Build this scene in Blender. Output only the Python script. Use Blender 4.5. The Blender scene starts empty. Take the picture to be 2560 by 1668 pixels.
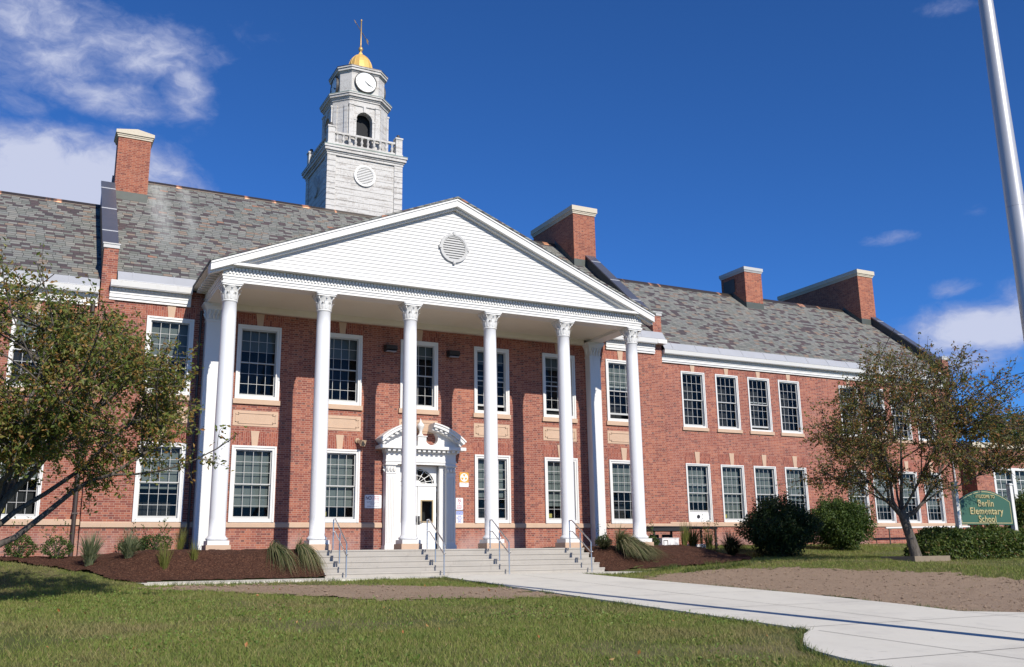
import bpy, math, random
import numpy as np
from mathutils import Matrix, Vector

S = bpy.context.scene
C = bpy.context.collection
R = math.radians
random.seed(7); rng = np.random.default_rng(7)

# ------------------------------------------------------------------ camera
cam_d = bpy.data.cameras.new('camera'); cam = bpy.data.objects.new('camera', cam_d); C.objects.link(cam)
cam_d.sensor_width = 36; cam_d.lens = 2376.02 / 2560 * 36; cam_d.clip_start = .1; cam_d.clip_end = 3000
cam.matrix_world = (Matrix.Translation((-12.1326, -30.6235, .4757)) @ Matrix.Rotation(R(-27.341), 4, 'Z')
                    @ Matrix.Rotation(R(90 + 13.304), 4, 'X') @ Matrix.Rotation(R(-.8686), 4, 'Z'))
S.camera = cam
S.render.resolution_x, S.render.resolution_y = 1024, 667

# ------------------------------------------------------------------ node helpers
class NT:
    def __init__(s, t): s.t = t; s.n = t.nodes; s.l = t.links
    def new(s, k, **a):
        n = s.n.new(k)
        for q, v in a.items(): setattr(n, q, v)
        return n
    def put(s, sock, v):
        if isinstance(v, bpy.types.NodeSocket): s.l.new(v, sock)
        elif v is not None:
            if sock.type == 'RGBA' and len(v) == 3: v = (*v, 1)
            sock.default_value = v
    def m(s, op, a, b=None, c=None, clamp=False):
        n = s.new('ShaderNodeMath', operation=op); n.use_clamp = clamp
        for i, v in enumerate((a, b, c)):
            if v is not None: s.put(n.inputs[i], v)
        return n.outputs[0]
    def mix(s, f, a, b, bt='MIX'):
        n = s.new('ShaderNodeMixRGB', blend_type=bt)
        s.put(n.inputs[0], f); s.put(n.inputs[1], a); s.put(n.inputs[2], b); return n.outputs[0]
    def noise(s, vec, sc, det=3, rough=.55, dim='3D', out=0):
        n = s.new('ShaderNodeTexNoise', noise_dimensions=dim)
        if vec is not None: s.put(n.inputs['Vector'], vec)
        n.inputs['Scale'].default_value = sc; n.inputs['Detail'].default_value = det; n.inputs['Roughness'].default_value = rough
        return n.outputs[out]
    def ramp(s, f, pts, interp='LINEAR'):
        n = s.new('ShaderNodeValToRGB'); e = n.color_ramp; e.interpolation = interp
        while len(e.elements) < len(pts): e.elements.new(.5)
        for el, (p, c) in zip(e.elements, pts):
            el.position = p; el.color = (*c, 1) if len(c) == 3 else c
        s.put(n.inputs[0], f); return n.outputs[0]
    def step(s, x, a, b):
        n = s.new('ShaderNodeMapRange', interpolation_type='SMOOTHSTEP')
        s.put(n.inputs[0], x); s.put(n.inputs[1], a); s.put(n.inputs[2], b); return n.outputs[0]
    def comb(s, x, y, z=0.):
        n = s.new('ShaderNodeCombineXYZ')
        for i, v in enumerate((x, y, z)): s.put(n.inputs[i], v)
        return n.outputs[0]
    def sep(s, v):
        n = s.new('ShaderNodeSeparateXYZ'); s.put(n.inputs[0], v); return n.outputs
    def white(s, vec, out='Value'):
        n = s.new('ShaderNodeTexWhiteNoise', noise_dimensions='2D'); s.put(n.inputs['Vector'], vec); return n.outputs[out]
    def bump(s, h, st, d):
        n = s.new('ShaderNodeBump'); n.inputs['Strength'].default_value = st; n.inputs['Distance'].default_value = d
        s.put(n.inputs['Height'], h); return n.outputs[0]

def mat(name):
    m = bpy.data.materials.new(name); m.use_nodes = True; t = NT(m.node_tree)
    b = t.n['Principled BSDF']
    co = t.new('ShaderNodeTexCoord').outputs['Object']
    return m, t, b, co

# ------------------------------------------------------------------ world and sun
SUN = Vector((.13, -1, .687)).normalized()
el = math.asin(SUN.z); az = math.atan2(SUN.x, SUN.y)
W = bpy.data.worlds.new('World'); S.world = W; W.use_nodes = True
t = NT(W.node_tree); bg = t.n['Background']
sky = t.new('ShaderNodeTexSky', sky_type='NISHITA'); sky.sun_disc = False
sky.sun_elevation = el; sky.sun_rotation = az; sky.altitude = 1500; sky.air_density = .9; sky.dust_density = 0.; sky.ozone_density = 5.5
g = t.new('ShaderNodeTexCoord').outputs['Generated']
gx, gy, gz = t.sep(g)
A = t.m('MULTIPLY', t.m('ARCTAN2', gx, gy), 57.2958); E = t.m('MULTIPLY', t.m('ARCSINE', gz), 57.2958)
def blob(a0, e0, sa, se, k=1.):
    q = t.m('ADD', t.m('POWER', t.m('DIVIDE', t.m('SUBTRACT', A, a0), sa), 2.), t.m('POWER', t.m('DIVIDE', t.m('SUBTRACT', E, e0), se), 2.))
    return t.m('MULTIPLY', t.m('SUBTRACT', 1., q, clamp=True), k)
mask = None
for args in ((1.5, 19.3, 9.5, 5.2, 1.75), (-2.0, 27.6, 8.5, 3.8, 1.0), (4.0, 28.4, 6.5, 2.2, .9), (2.9, 25.3, 4.2, 1.5, 1.0), (7.0, 26.4, 2.2, 3.0, .75), (-2.4, 24.4, 3.5, 1.2, .6),
             (54.0, 11.9, 6.0, 1.9, 1.4), (60, 12.6, 7, 2.4, 1.3), (53.3, 10.1, 3.2, 1.1, 1.0), (53.0, 14.1, 1.8, .7, .75), (50.4, 17.3, 2.2, .5, .5), (54.8, 18.2, 1.2, .5, .45), (54.8, 29., 2.2, .8, .6), (10.6, 30.2, 2.4, 1.3, .45), (-60, 25, 22, 6, .7)):
    b_ = blob(*args); mask = b_ if mask is None else t.m('MAXIMUM', mask, b_)
cv = t.comb(t.m('MULTIPLY', A, .10), t.m('MULTIPLY', E, .17), 0.)
wv = t.new('ShaderNodeMixRGB', blend_type='ADD'); wv.inputs[0].default_value = .35; t.put(wv.inputs[1], cv); t.put(wv.inputs[2], t.noise(cv, 2.2, 3, .6, out=1))
n1 = t.noise(wv.outputs[0], 3.0, 8, .62); n2 = t.noise(wv.outputs[0], 1.1, 4, .55)
dens = t.m('ADD', t.m('MULTIPLY', mask, .62), t.m('MULTIPLY', t.m('SUBTRACT', n1, .5), 1.35))
cover = t.m('MULTIPLY', t.m('MULTIPLY', t.step(dens, .06, .86), t.step(mask, .0, .12)), .93)
cloudcol = t.mix(t.step(dens, .35, .85), (4.6, 5.3, 8.4), (7.6, 8.1, 10.2))
hsv = t.new('ShaderNodeHueSaturation'); hsv.inputs['Saturation'].default_value = 1.0; t.put(hsv.inputs['Color'], t.mix(1., sky.outputs[0], (.54, 1.10, 1.72), 'MULTIPLY'))
t.put(bg.inputs[0], t.mix(cover, hsv.outputs[0], cloudcol)); bg.inputs[1].default_value = .064
sl = bpy.data.lights.new('sun', 'SUN'); sl.energy = 4.5; sl.angle = R(.53); sl.color = (1, .935, .83)
so = bpy.data.objects.new('sun', sl); C.objects.link(so); so.location = (10, -60, 60); so.rotation_euler = SUN.to_track_quat('Z', 'Y').to_euler()
S.view_settings.view_transform = 'Standard'; S.view_settings.look = 'None'; S.view_settings.exposure = 0.34; S.view_settings.gamma = 1

# ------------------------------------------------------------------ materials
def brick_mat(name, swap=False, tint=(1, 1, 1), dark=.16, stain=0.):
    m, t, b, co = mat(name)
    x, y, z = t.sep(co)
    u = t.m('ADD', x, y); v = z
    if swap: u, v = z, u
    H, P = .0677, .32
    r = t.m('DIVIDE', v, H); row = t.m('FLOOR', r); fv = t.m('FRACT', r)
    u2 = t.m('ADD', t.m('DIVIDE', u, P), t.m('MULTIPLY', t.m('MODULO', t.m('ABSOLUTE', row), 2.), .5))
    cell = t.m('FLOOR', u2); fu = t.m('FRACT', u2)
    isH = t.m('GREATER_THAN', fu, .675)
    mo = t.m('MAXIMUM', t.m('LESS_THAN', fv, .16), t.m('MAXIMUM', t.m('LESS_THAN', fu, .034), t.m('LESS_THAN', t.m('ABSOLUTE', t.m('SUBTRACT', fu, .675)), .017)))
    iv = t.comb(t.m('ADD', t.m('MULTIPLY', cell, 2.), isH), row)
    w1 = t.white(iv); w2 = t.white(t.comb(t.m('ADD', t.m('MULTIPLY', cell, 2.), t.m('ADD', isH, 37.3)), row))
    col = t.ramp(w1, [(0, (.14, .037, .031)), (.25, (.21, .058, .040)), (.5, (.265, .080, .051)), (.75, (.32, .106, .064)), (.92, (.37, .138, .085)), (1, (.22, .07, .05))])
    dk = t.m('MULTIPLY', isH, t.m('GREATER_THAN', w2, 1 - dark))
    col = t.mix(t.m('MULTIPLY', dk, .8), col, (.055, .032, .034))
    big = t.noise(co, .35, 4, .6); med = t.noise(co, 1.7, 5, .65)
    col = t.mix(t.step(big, .42, .62), col, t.mix(1., col, (1.2, 1.22, 1.15), 'MULTIPLY')); col = t.mix(t.m('MULTIPLY', t.step(t.noise(co, .8, 5, .65), .52, .7), .8), col, t.mix(1., col, (.80, .74, .78), 'MULTIPLY'))
    col = t.mix(.3, col, t.mix(t.noise(co, 40, 2), (.15, .04, .028), (.28, .085, .055)))
    col = t.mix(mo, col, t.mix(med, (.32, .195, .15), (.46, .30, .23)))
    col = t.mix(t.m('MULTIPLY', t.step(med, .56, .8), .3), col, (.36, .22, .185))
    if stain:
        low = t.m('MULTIPLY', t.step(z, 1.55, 1.0), t.step(t.noise(t.comb(x, y, t.m('MULTIPLY', z, .5)), .9, 4, .6), .42, .66))
        streak = t.noise(t.comb(t.m('MULTIPLY', x, 3.), y, t.m('MULTIPLY', z, .35)), 1., 4, .65)
        up = t.m('MULTIPLY', t.step(streak, .6, .8), t.m('MULTIPLY', t.step(z, 5.4, 5.2), t.step(z, 4.3, 5.0)))
        col = t.mix(t.m('MULTIPLY', t.m('MAXIMUM', low, up), stain), col, (.40, .27, .24))
    if tint != (1, 1, 1): col = t.mix(1., col, tint, 'MULTIPLY')
    t.put(b.inputs['Base Color'], col); b.inputs['Roughness'].default_value = .85
    t.put(b.inputs['Normal'], t.bump(t.m('ADD', t.m('SUBTRACT', 1., mo), t.m('MULTIPLY', t.noise(co, 60, 2), .4)), .5, .006))
    return m

def plain(name, col, rough=.6, var=.08, sc=3., metal=0., bump=0., bsc=40., spec=.5, dirt=None):
    m, t, b, co = mat(name)
    n = t.noise(co, sc, 4, .6)
    c = t.mix(n, tuple(v * (1 - var) for v in col), tuple(min(1, v * (1 + var)) for v in col))
    if dirt:
        x, y, z = t.sep(co)
        d = t.noise(t.comb(t.m('MULTIPLY', x, 4.), t.m('MULTIPLY', y, 4.), t.m('MULTIPLY', z, .7)), 1.3, 5, .7)
        c = t.mix(t.m('MULTIPLY', t.step(d, .55, .78), dirt[1]), c, dirt[0])
    t.put(b.inputs['Base Color'], c); b.inputs['Roughness'].default_value = rough; b.inputs['Metallic'].default_value = metal
    b.inputs['Specular IOR Level'].default_value = spec
    if bump: t.put(b.inputs['Normal'], t.bump(t.noise(co, bsc, 4, .6), bump, .01))
    return m

M = {}
M['brick'] = brick_mat('red_brick', stain=.55, dark=.2)
M['brick_wing'] = brick_mat('red_brick_wing', tint=(1.04, 1.04, 1.06), dark=.07, stain=.5)
M['brick_chimney'] = brick_mat('chimney_brick', tint=(1.02, .95, .85), dark=.05)
M['arch_brick'] = brick_mat('arch_brick', swap=True, tint=(.95, .85, .85), dark=0.)
M['white'] = plain('white_paint', (.655, .65, .63), .45, .03, 2., dirt=((.46, .43, .38), .32))
M['siding'] = plain('siding_white_paint', (.54, .54, .535), .5, .02, 2.)
M['white_col'] = plain('column_white_paint', (.71, .715, .725), .35, .02, 2., dirt=((.56, .53, .48), .22))
M['cream'] = plain('cream_paint', (.70, .66, .56), .5, .05, 2., dirt=((.5, .45, .37), .3))
M['stone'] = plain('cast_stone', (.49, .345, .245), .8, .12, 3., bump=.3, dirt=((.46, .32, .24), .35))
M['tan_cap'] = plain('tan_cap_stone', (.53, .47, .37), .75, .1, 2., bump=.2, dirt=((.38, .34, .28), .4))
M['zinc'] = plain('zinc_sheet', (.40, .41, .43), .5, .12, 1.2, metal=.25)
M['coping'] = plain('coping_metal', (.20, .21, .25), .38, .15, 1.5, metal=.7)
M['lead'] = plain('dark_lead', (.055, .06, .062), .55, .25, 1.5, metal=.3)
M['flash'] = plain('lead_flashing', (.07, .08, .072), .6, .25, 4., metal=.2)
M['alu'] = plain('brushed_aluminium', (.62, .63, .65), .33, .05, 8., metal=1.)
M['pole'] = plain('flagpole_aluminium', (.46, .46, .47), .36, .06, 6., metal=.35)
M['concrete'] = plain('step_concrete', (.36, .335, .30), .85, .16, 1.4, bump=.25, bsc=60, dirt=((.22, .20, .18), .55))
M['gold'] = plain('gilded_dome', (.66, .42, .12), .55, .14, 3., metal=.2)
M['vane'] = plain('gilded_iron', (.50, .33, .14), .45, .2, 5., metal=.5)
M['patina'] = plain('green_copper', (.20, .27, .23), .7, .35, 4.)
M['black'] = plain('black_metal', (.02, .02, .022), .45, .2, 6.)
M['iron'] = plain('dark_iron', (.05, .045, .04), .6, .2, 6.)
M['bronze'] = plain('bronze_pipe', (.05, .035, .03), .5, .2, 6.)
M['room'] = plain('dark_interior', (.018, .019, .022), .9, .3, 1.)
M['blind'] = plain('grey_blind', (.135, .155, .15), .85, .05, 4.)
M['sash'] = plain('sash_paint', (.44, .44, .43), .5, .04, 3.)
M['doorwhite'] = plain('door_white', (.80, .80, .78), .4, .02, 2.)
M['doorframe'] = plain('door_bronze_trim', (.36, .28, .17), .5, .1, 5.)
M['signwhite'] = plain('sign_white', (.74, .73, .74), .45, .03, 6.)
M['signred'] = plain('sign_red', (.42, .05, .08), .5, .05, 6.)
M['signdark'] = plain('sign_dark', (.10, .05, .08), .5, .05, 6.)
M['signblue'] = plain('sign_blue', (.05, .12, .48), .45, .05, 6.)
M['signorange'] = plain('sign_orange', (.66, .30, .03), .45, .08, 8.)
M['signgrey'] = plain('sign_grey_letters', (.28, .27, .30), .5, .05, 6.)
M['green'] = plain('sign_green_paint', (.036, .10, .066), .5, .08, 3.)
M['goldleaf'] = plain('gold_leaf', (.72, .56, .26), .35, .2, 12., metal=.5)
M['dial'] = plain('clock_dial', (.72, .77, .78), .4, .04, 2.)
M['tanlamp'] = plain('tan_horn_plastic', (.45, .33, .22), .5, .1, 4.)
M['timber'] = plain('weathered_timber', (.21, .165, .12), .85, .25, 6., bump=.3)
M['mulch'] = None

def glass_mat():
    m, t, b, co = mat('window_glass'); t.n.remove(b)
    tr = t.new('ShaderNodeBsdfTransparent'); tr.inputs[0].default_value = (.80, .84, .84, 1)
    gl = t.new('ShaderNodeBsdfGlossy'); gl.inputs['Roughness'].default_value = .02
    t.put(gl.inputs['Normal'], t.bump(t.noise(co, .9, 2), .06, .05))
    fr = t.new('ShaderNodeFresnel'); fr.inputs[0].default_value = 1.45
    mx = t.new('ShaderNodeMixShader')
    t.put(mx.inputs[0], t.m('ADD', t.m('MULTIPLY', fr.outputs[0], .45), .002)); t.put(mx.inputs[1], tr.outputs[0]); t.put(mx.inputs[2], gl.outputs[0])
    t.put(t.n['Material Output'].inputs[0], mx.outputs[0]); return m
M['glass'] = glass_mat()

def slate_mat(name, slope, seed=0., streak=False):
    m, t, b, co = mat(name); x, y, z = t.sep(co)
    H = .168 * math.sin(math.atan(slope))
    r = t.m('DIVIDE', z, H); row = t.m('FLOOR', r); fv = t.m('FRACT', r)
    off = t.white(t.comb(row, seed + .5))
    wob = t.noise(t.comb(t.m('MULTIPLY', x, 1.1), t.m('MULTIPLY', row, 7.7)), 1., 1, .5)
    u = t.m('ADD', t.m('ADD', t.m('DIVIDE', x, .285), t.m('MULTIPLY', off, 1.)), t.m('MULTIPLY', wob, .7))
    cell = t.m('FLOOR', u); fu = t.m('FRACT', u)
    w1 = t.white(t.comb(t.m('ADD', cell, seed), row)); w2 = t.white(t.comb(t.m('ADD', cell, seed + 91.7), row))
    patch = t.noise(co, .55, 3, .6)
    base = t.ramp(w1, [(0, (.125, .13, .118)), (.25, (.17, .18, .158)), (.5, (.21, .203, .18)), (.75, (.18, .188, .178)), (1, (.25, .24, .21))])
    sel = t.m('ADD', w2, t.m('MULTIPLY', t.m('SUBTRACT', patch, .5), .35))
    base = t.mix(t.m('GREATER_THAN', sel, .77), base, t.mix(w1, (.048, .034, .042), (.085, .052, .056)))
    base = t.mix(t.m('LESS_THAN', sel, .085), base, t.mix(w1, (.24, .165, .12), (.23, .19, .15)))
    if streak: base = t.mix(t.m('MULTIPLY', t.m('LESS_THAN', w2, .07), t.step(t.noise(co, .5, 2), .5, .6)), base, (.33, .14, .08))
    line = t.m('MAXIMUM', t.m('LESS_THAN', fv, .17), t.m('LESS_THAN', fu, .06))
    base = t.mix(t.m('MULTIPLY', line, .9), base, (.02, .019, .018))
    if streak:
        sx = t.m('ADD', x, t.m('MULTIPLY', t.m('SUBTRACT', t.noise(co, 2., 3), .5), .5))
        d1 = t.step(t.m('ABSOLUTE', t.m('ADD', sx, 8.45)), .55, .05); d2 = t.step(t.m('ABSOLUTE', t.m('ADD', sx, 7.45)), .3, .02)
        d = t.m('MULTIPLY', t.m('ADD', d1, t.m('MULTIPLY', d2, .6)), t.m('MULTIPLY', t.noise(t.comb(t.m('MULTIPLY', x, 6.), z), 2., 4, .7), 1.1))
        top = t.m('MULTIPLY', d, t.step(z, 9.5, 13.8))
        base = t.mix(t.m('MULTIPLY', top, .8, clamp=True), base, (.48, .49, .46))
    base = t.mix(.14, base, t.mix(t.noise(co, 9, 4), (.10, .10, .09), (.30, .30, .27)))
    t.put(b.inputs['Base Color'], base); b.inputs['Roughness'].default_value = .7; b.inputs['Specular IOR Level'].default_value = .3
    t.put(b.inputs['Normal'], t.bump(t.m('ADD', t.m('MULTIPLY', t.m('SUBTRACT', 1., fv), 1.), t.m('MULTIPLY', w1, .5)), .7, .02))
    return m
M['slate'] = slate_mat('central_slate', .845, 3., True)
M['slate_wing'] = slate_mat('wing_slate', .82, 17.)

def copper_mat():
    m, t, b, co = mat('copper_ridge'); x, y, z = t.sep(co)
    n = t.noise(t.comb(t.m('MULTIPLY', x, .8), 0., 0.), 1.2, 3, .7)
    t.put(b.inputs['Base Color'], t.mix(t.step(n, .54, .62), (.07, .055, .045), (.62, .30, .17)))
    b.inputs['Metallic'].default_value = .5; b.inputs['Roughness'].default_value = .45; return m
M['copper'] = copper_mat()

def peeling_mat():
    m, t, b, co = mat('peeling_white_paint'); x, y, z = t.sep(co)
    u = t.m('ADD', x, y)
    st = t.noise(t.comb(t.m('MULTIPLY', u, .8), 0., t.m('MULTIPLY', z, 5.)), 1.3, 6, .72)
    ve = t.noise(t.comb(t.m('MULTIPLY', u, 5.), 0., t.m('MULTIPLY', z, .9)), 1.1, 5, .7)
    fi = t.noise(co, 14, 4, .7)
    c = t.mix(ve, (.46, .445, .42), (.62, .61, .59))
    c = t.mix(t.m('MULTIPLY', t.step(t.m('ADD', t.m('MULTIPLY', st, .75), t.m('MULTIPLY', fi, .3)), .50, .64), .8), c, (.30, .275, .25))
    c = t.mix(t.m('MULTIPLY', t.step(t.m('ADD', t.m('MULTIPLY', ve, .7), t.m('MULTIPLY', fi, .35)), .53, .68), .6), c, (.34, .31, .28))
    t.put(b.inputs['Base Color'], c); b.inputs['Roughness'].default_value = .75
    t.put(b.inputs['Normal'], t.bump(fi, .25, .01)); return m
M['peel'] = peeling_mat()

def island(t):
    return t.new('ShaderNodeNewGeometry').outputs['Random Per Island']
def leaf_mat(name, cols, trans=.42, rough=.5, spec=.3, patch=False):
    m, t, b, co = mat(name)
    c = t.ramp(island(t), cols)
    if patch:
        p1_, p2_ = t.noise(co, .42, 4, .62), t.noise(co, 1.6, 4, .6)
        c = t.mix(t.m('MULTIPLY', t.step(t.m('ADD', t.m('MULTIPLY', p1_, .75), t.m('MULTIPLY', p2_, .35)), .53, .70), .75), c, t.mix(island(t), (.20, .165, .075), (.34, .27, .14)))
        c = t.mix(t.m('MULTIPLY', t.step(p2_, .5, .7), .35), c, (.10, .19, .035))
    t.put(b.inputs['Base Color'], c); b.inputs['Roughness'].default_value = rough; b.inputs['Specular IOR Level'].default_value = spec
    tl = t.new('ShaderNodeBsdfTranslucent'); t.put(tl.inputs[0], t.mix(1., c, (1.2, 1.25, .7), 'MULTIPLY'))
    mx = t.new('ShaderNodeMixShader'); mx.inputs[0].default_value = trans
    t.put(mx.inputs[1], b.outputs[0]); t.put(mx.inputs[2], tl.outputs[0]); t.put(t.n['Material Output'].inputs[0], mx.outputs[0]); return m
M['leafL'] = leaf_mat('olive_leaves', [(0, (.075, .11, .025)), (.3, (.14, .18, .04)), (.55, (.21, .23, .055)), (.75, (.25, .19, .06)), (.9, (.32, .15, .05)), (1, (.38, .27, .08))])
M['leafR'] = leaf_mat('rusty_leaves', [(0, (.085, .105, .03)), (.35, (.15, .165, .046)), (.6, (.22, .185, .06)), (.8, (.29, .165, .065)), (1, (.34, .14, .06))])
M['leafB'] = leaf_mat('shrub_leaves', [(0, (.028, .052, .014)), (.5, (.05, .09, .02)), (.8, (.085, .13, .028)), (1, (.15, .20, .045))], .3)
M['leafH'] = leaf_mat('hedge_leaves', [(0, (.035, .06, .017)), (.4, (.065, .105, .024)), (.7, (.11, .15, .034)), (.88, (.16, .19, .045)), (1, (.15, .085, .04))], .35)
M['leafT'] = leaf_mat('background_leaves', [(0, (.035, .06, .014)), (.6, (.06, .10, .02)), (1, (.10, .14, .03))], .35)
M['grassblade'] = leaf_mat('grass_blades', [(0, (.125, .175, .036)), (.35, (.175, .222, .048)), (.7, (.225, .245, .07)), (.9, (.29, .25, .10)), (1, (.38, .30, .15))], .3, .6, .2, True)
M['reed'] = leaf_mat('ornamental_grass', [(0, (.06, .085, .032)), (.4, (.10, .125, .05)), (.7, (.19, .18, .09)), (1, (.34, .28, .17))], .3)
M['fallen'] = leaf_mat('dry_leaves', [(0, (.30, .12, .04)), (.6, (.40, .18, .06)), (1, (.36, .25, .10))], .2)
def bark():
    m, t, b, co = mat('grey_bark'); x, y, z = t.sep(co)
    n = t.noise(t.comb(t.m('MULTIPLY', x, 3.), t.m('MULTIPLY', y, 3.), z), 6., 5, .7)
    t.put(b.inputs['Base Color'], t.ramp(n, [(.3, (.045, .036, .03)), (.55, (.10, .085, .072)), (.78, (.21, .185, .16))])); b.inputs['Roughness'].default_value = .9
    t.put(b.inputs['Normal'], t.bump(n, .8, .02)); return m
M['bark'] = bark()

def ground_mat(name, kind):
    m, t, b, co = mat(name)
    n1 = t.noise(co, .32, 4, .6); n2 = t.noise(co, 2.2, 5, .65); n3 = t.noise(co, 26, 4, .7)
    if kind == 'lawn':
        c = t.mix(n2, (.075, .09, .024), (.13, .14, .042))
        c = t.mix(t.step(t.m('ADD', t.m('MULTIPLY', n1, .8), t.m('MULTIPLY', n2, .25)), .5, .68), c, (.22, .18, .09))
        c = t.mix(t.m('MULTIPLY', n3, .5), c, (.05, .055, .02)); h, st, d = n3, .8, .03
    elif kind == 'soil':
        c = t.mix(n2, (.29, .205, .142), (.40, .295, .205)); c = t.mix(t.step(n3, .52, .7), c, (.16, .105, .075)); c = t.mix(t.m('MULTIPLY', t.step(t.noise(co, 7, 4, .7), .55, .75), .5), c, (.19, .135, .10))
        c = t.mix(t.step(t.noise(co, 70, 3, .6), .6, .72), c, (.36, .30, .24)); h, st, d = t.m('ADD', n3, t.m('MULTIPLY', t.noise(co, 90, 2), .5)), 1., .035
    elif kind == 'mulch':
        v = t.new('ShaderNodeTexVoronoi'); v.inputs['Scale'].default_value = 38
        sx = t.new('ShaderNodeMapping'); sx.inputs['Scale'].default_value = (1, 2.2, 1.4); sx.inputs['Rotation'].default_value = (0, 0, .6); t.put(sx.inputs[0], co); t.put(v.inputs['Vector'], sx.outputs[0])
        c = t.ramp(t.sep(v.outputs['Color'])[0], [(0, (.028, .012, .008)), (.5, (.062, .027, .017)), (.85, (.10, .045, .028)), (1, (.16, .085, .055))])
        c = t.mix(n2, c, t.mix(1., c, (1.35, 1.3, 1.25), 'MULTIPLY')); h, st, d = t.m('ADD', v.outputs['Distance'], n3), 1., .03
    else:
        n4 = t.noise(co, .9, 5, .65)
        c = t.mix(n4, (.55, .525, .455), (.64, .61, .535)); c = t.mix(t.m('MULTIPLY', t.step(n2, .52, .75), .4), c, (.43, .41, .37))
        c = t.mix(t.m('MULTIPLY', t.step(n3, .6, .8), .3), c, (.40, .38, .35)); n5 = t.noise(co, .35, 5, .7); c = t.mix(t.m('MULTIPLY', t.step(n5, .5, .7), .45), c, (.44, .415, .37)); n6 = t.noise(co, 5.5, 3, .6); c = t.mix(t.m('MULTIPLY', t.step(n6, .66, .74), .4), c, (.33, .31, .28)); h, st, d = n3, .2, .01
    t.put(b.inputs['Base Color'], c); b.inputs['Roughness'].default_value = .92; b.inputs['Specular IOR Level'].default_value = .2
    t.put(b.inputs['Normal'], t.bump(h, st, d)); return m
M['lawn'] = ground_mat('lawn', 'lawn'); M['soil'] = ground_mat('bare_soil', 'soil'); M['mulch'] = ground_mat('bark_mulch', 'mulch'); M['path'] = ground_mat('path_concrete', 'path')
M['joint'] = plain('joint_dark', (.12, .11, .10), .95, .2, 5.)

# ------------------------------------------------------------------ mesh helpers
class MB:
    def __init__(s): s.v = []; s.f = []; s.mi = []; s.sm = []; s.k = 0; s.smooth = False
    def face(s, idx): s.f.append(idx); s.mi.append(s.k); s.sm.append(s.smooth)
    def quad(s, *p):
        n = len(s.v); s.v += [tuple(q) for q in p]; s.face(list(range(n, n + len(p))))
    def box(s, x0, x1, y0, y1, z0, z1):
        n = len(s.v)
        s.v += [(x0, y0, z0), (x1, y0, z0), (x1, y1, z0), (x0, y1, z0), (x0, y0, z1), (x1, y0, z1), (x1, y1, z1), (x0, y1, z1)]
        for q in ((3, 2, 1, 0), (4, 5, 6, 7), (0, 1, 5, 4), (1, 2, 6, 5), (2, 3, 7, 6), (3, 0, 4, 7)): s.face([n + i for i in q])
    def prism(s, pts, ax, a, b):
        """pts: ccw polygon in the plane normal to axis ax ('x': (y,z), 'y': (x,z), 'z': (x,y))"""
        def P(p, w): return (w, p[0], p[1]) if ax == 'x' else ((p[0], w, p[1]) if ax == 'y' else (p[0], p[1], w))
        n = len(s.v); k = len(pts)
        s.v += [P(p, a) for p in pts] + [P(p, b) for p in pts]
        if ax == 'y': s.face([n + i for i in range(k)]); s.face([n + k + i for i in reversed(range(k))])
        else: s.face([n + i for i in reversed(range(k))]); s.face([n + k + i for i in range(k)])
        for i in range(k):
            j = (i + 1) % k
            s.face([n + i, n + k + i, n + k + j, n + j] if ax == 'y' else [n + i, n + j, n + k + j, n + k + i])
    def lathe(s, prof, cx, cy, n=20, caps=True):
        b = len(s.v); sm = s.smooth; s.smooth = True
        for r, z in prof:
            for i in range(n):
                a = 2 * math.pi * i / n; s.v.append((cx + r * math.cos(a), cy + r * math.sin(a), z))
        for j in range(len(prof) - 1):
            for i in range(n):
                k = (i + 1) % n; s.face([b + j * n + i, b + j * n + k, b + (j + 1) * n + k, b + (j + 1) * n + i])
        s.smooth = False
        if caps:
            q = len(s.v); s.v += s.v[b:b + n] + s.v[b + (len(prof) - 1) * n:b + len(prof) * n]; s.face([q + i for i in reversed(range(n))]); s.face([q + n + i for i in range(n)])
        s.smooth = sm
    def tube(s, pts, rad, n=6, cap=True):
        pts = [Vector(p) for p in pts]; b = len(s.v); sm = s.smooth; s.smooth = n > 4
        if not hasattr(rad, '__len__'): rad = [rad] * len(pts)
        d0 = (pts[1] - pts[0]).normalized()
        x = d0.orthogonal().normalized()
        for i, p in enumerate(pts):
            d = (pts[min(i + 1, len(pts) - 1)] - pts[max(i - 1, 0)]).normalized()
            x = (x - d * x.dot(d)).normalized(); y = d.cross(x)
            for k in range(n):
                a = 2 * math.pi * k / n; s.v.append(tuple(p + (x * math.cos(a) + y * math.sin(a)) * rad[i]))
        for j in range(len(pts) - 1):
            for k in range(n):
                q = (k + 1) % n; s.face([b + j * n + k, b + j * n + q, b + (j + 1) * n + q, b + (j + 1) * n + k])
        if cap:
            s.smooth = False
            q = len(s.v); s.v += s.v[b:b + n] + s.v[b + (len(pts) - 1) * n:b + len(pts) * n]; s.face([q + k for k in reversed(range(n))]); s.face([q + n + k for k in range(n)])
        s.smooth = sm
    def build(s, name, mats, parent=None):
        off = Vector((0, 0, 0)); q = parent
        while q is not None: off = off + q.location; q = q.parent
        me = bpy.data.meshes.new(name)
        me.from_pydata([(a - off.x, b - off.y, c - off.z) for a, b, c in s.v], [], s.f)
        for m_ in (mats if isinstance(mats, (list, tuple)) else [mats]): me.materials.append(m_)
        me.polygons.foreach_set('material_index', s.mi); me.polygons.foreach_set('use_smooth', s.sm); me.update()
        o = bpy.data.objects.new(name, me); C.objects.link(o)
        if parent is not None: o.parent = parent
        return o

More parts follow.
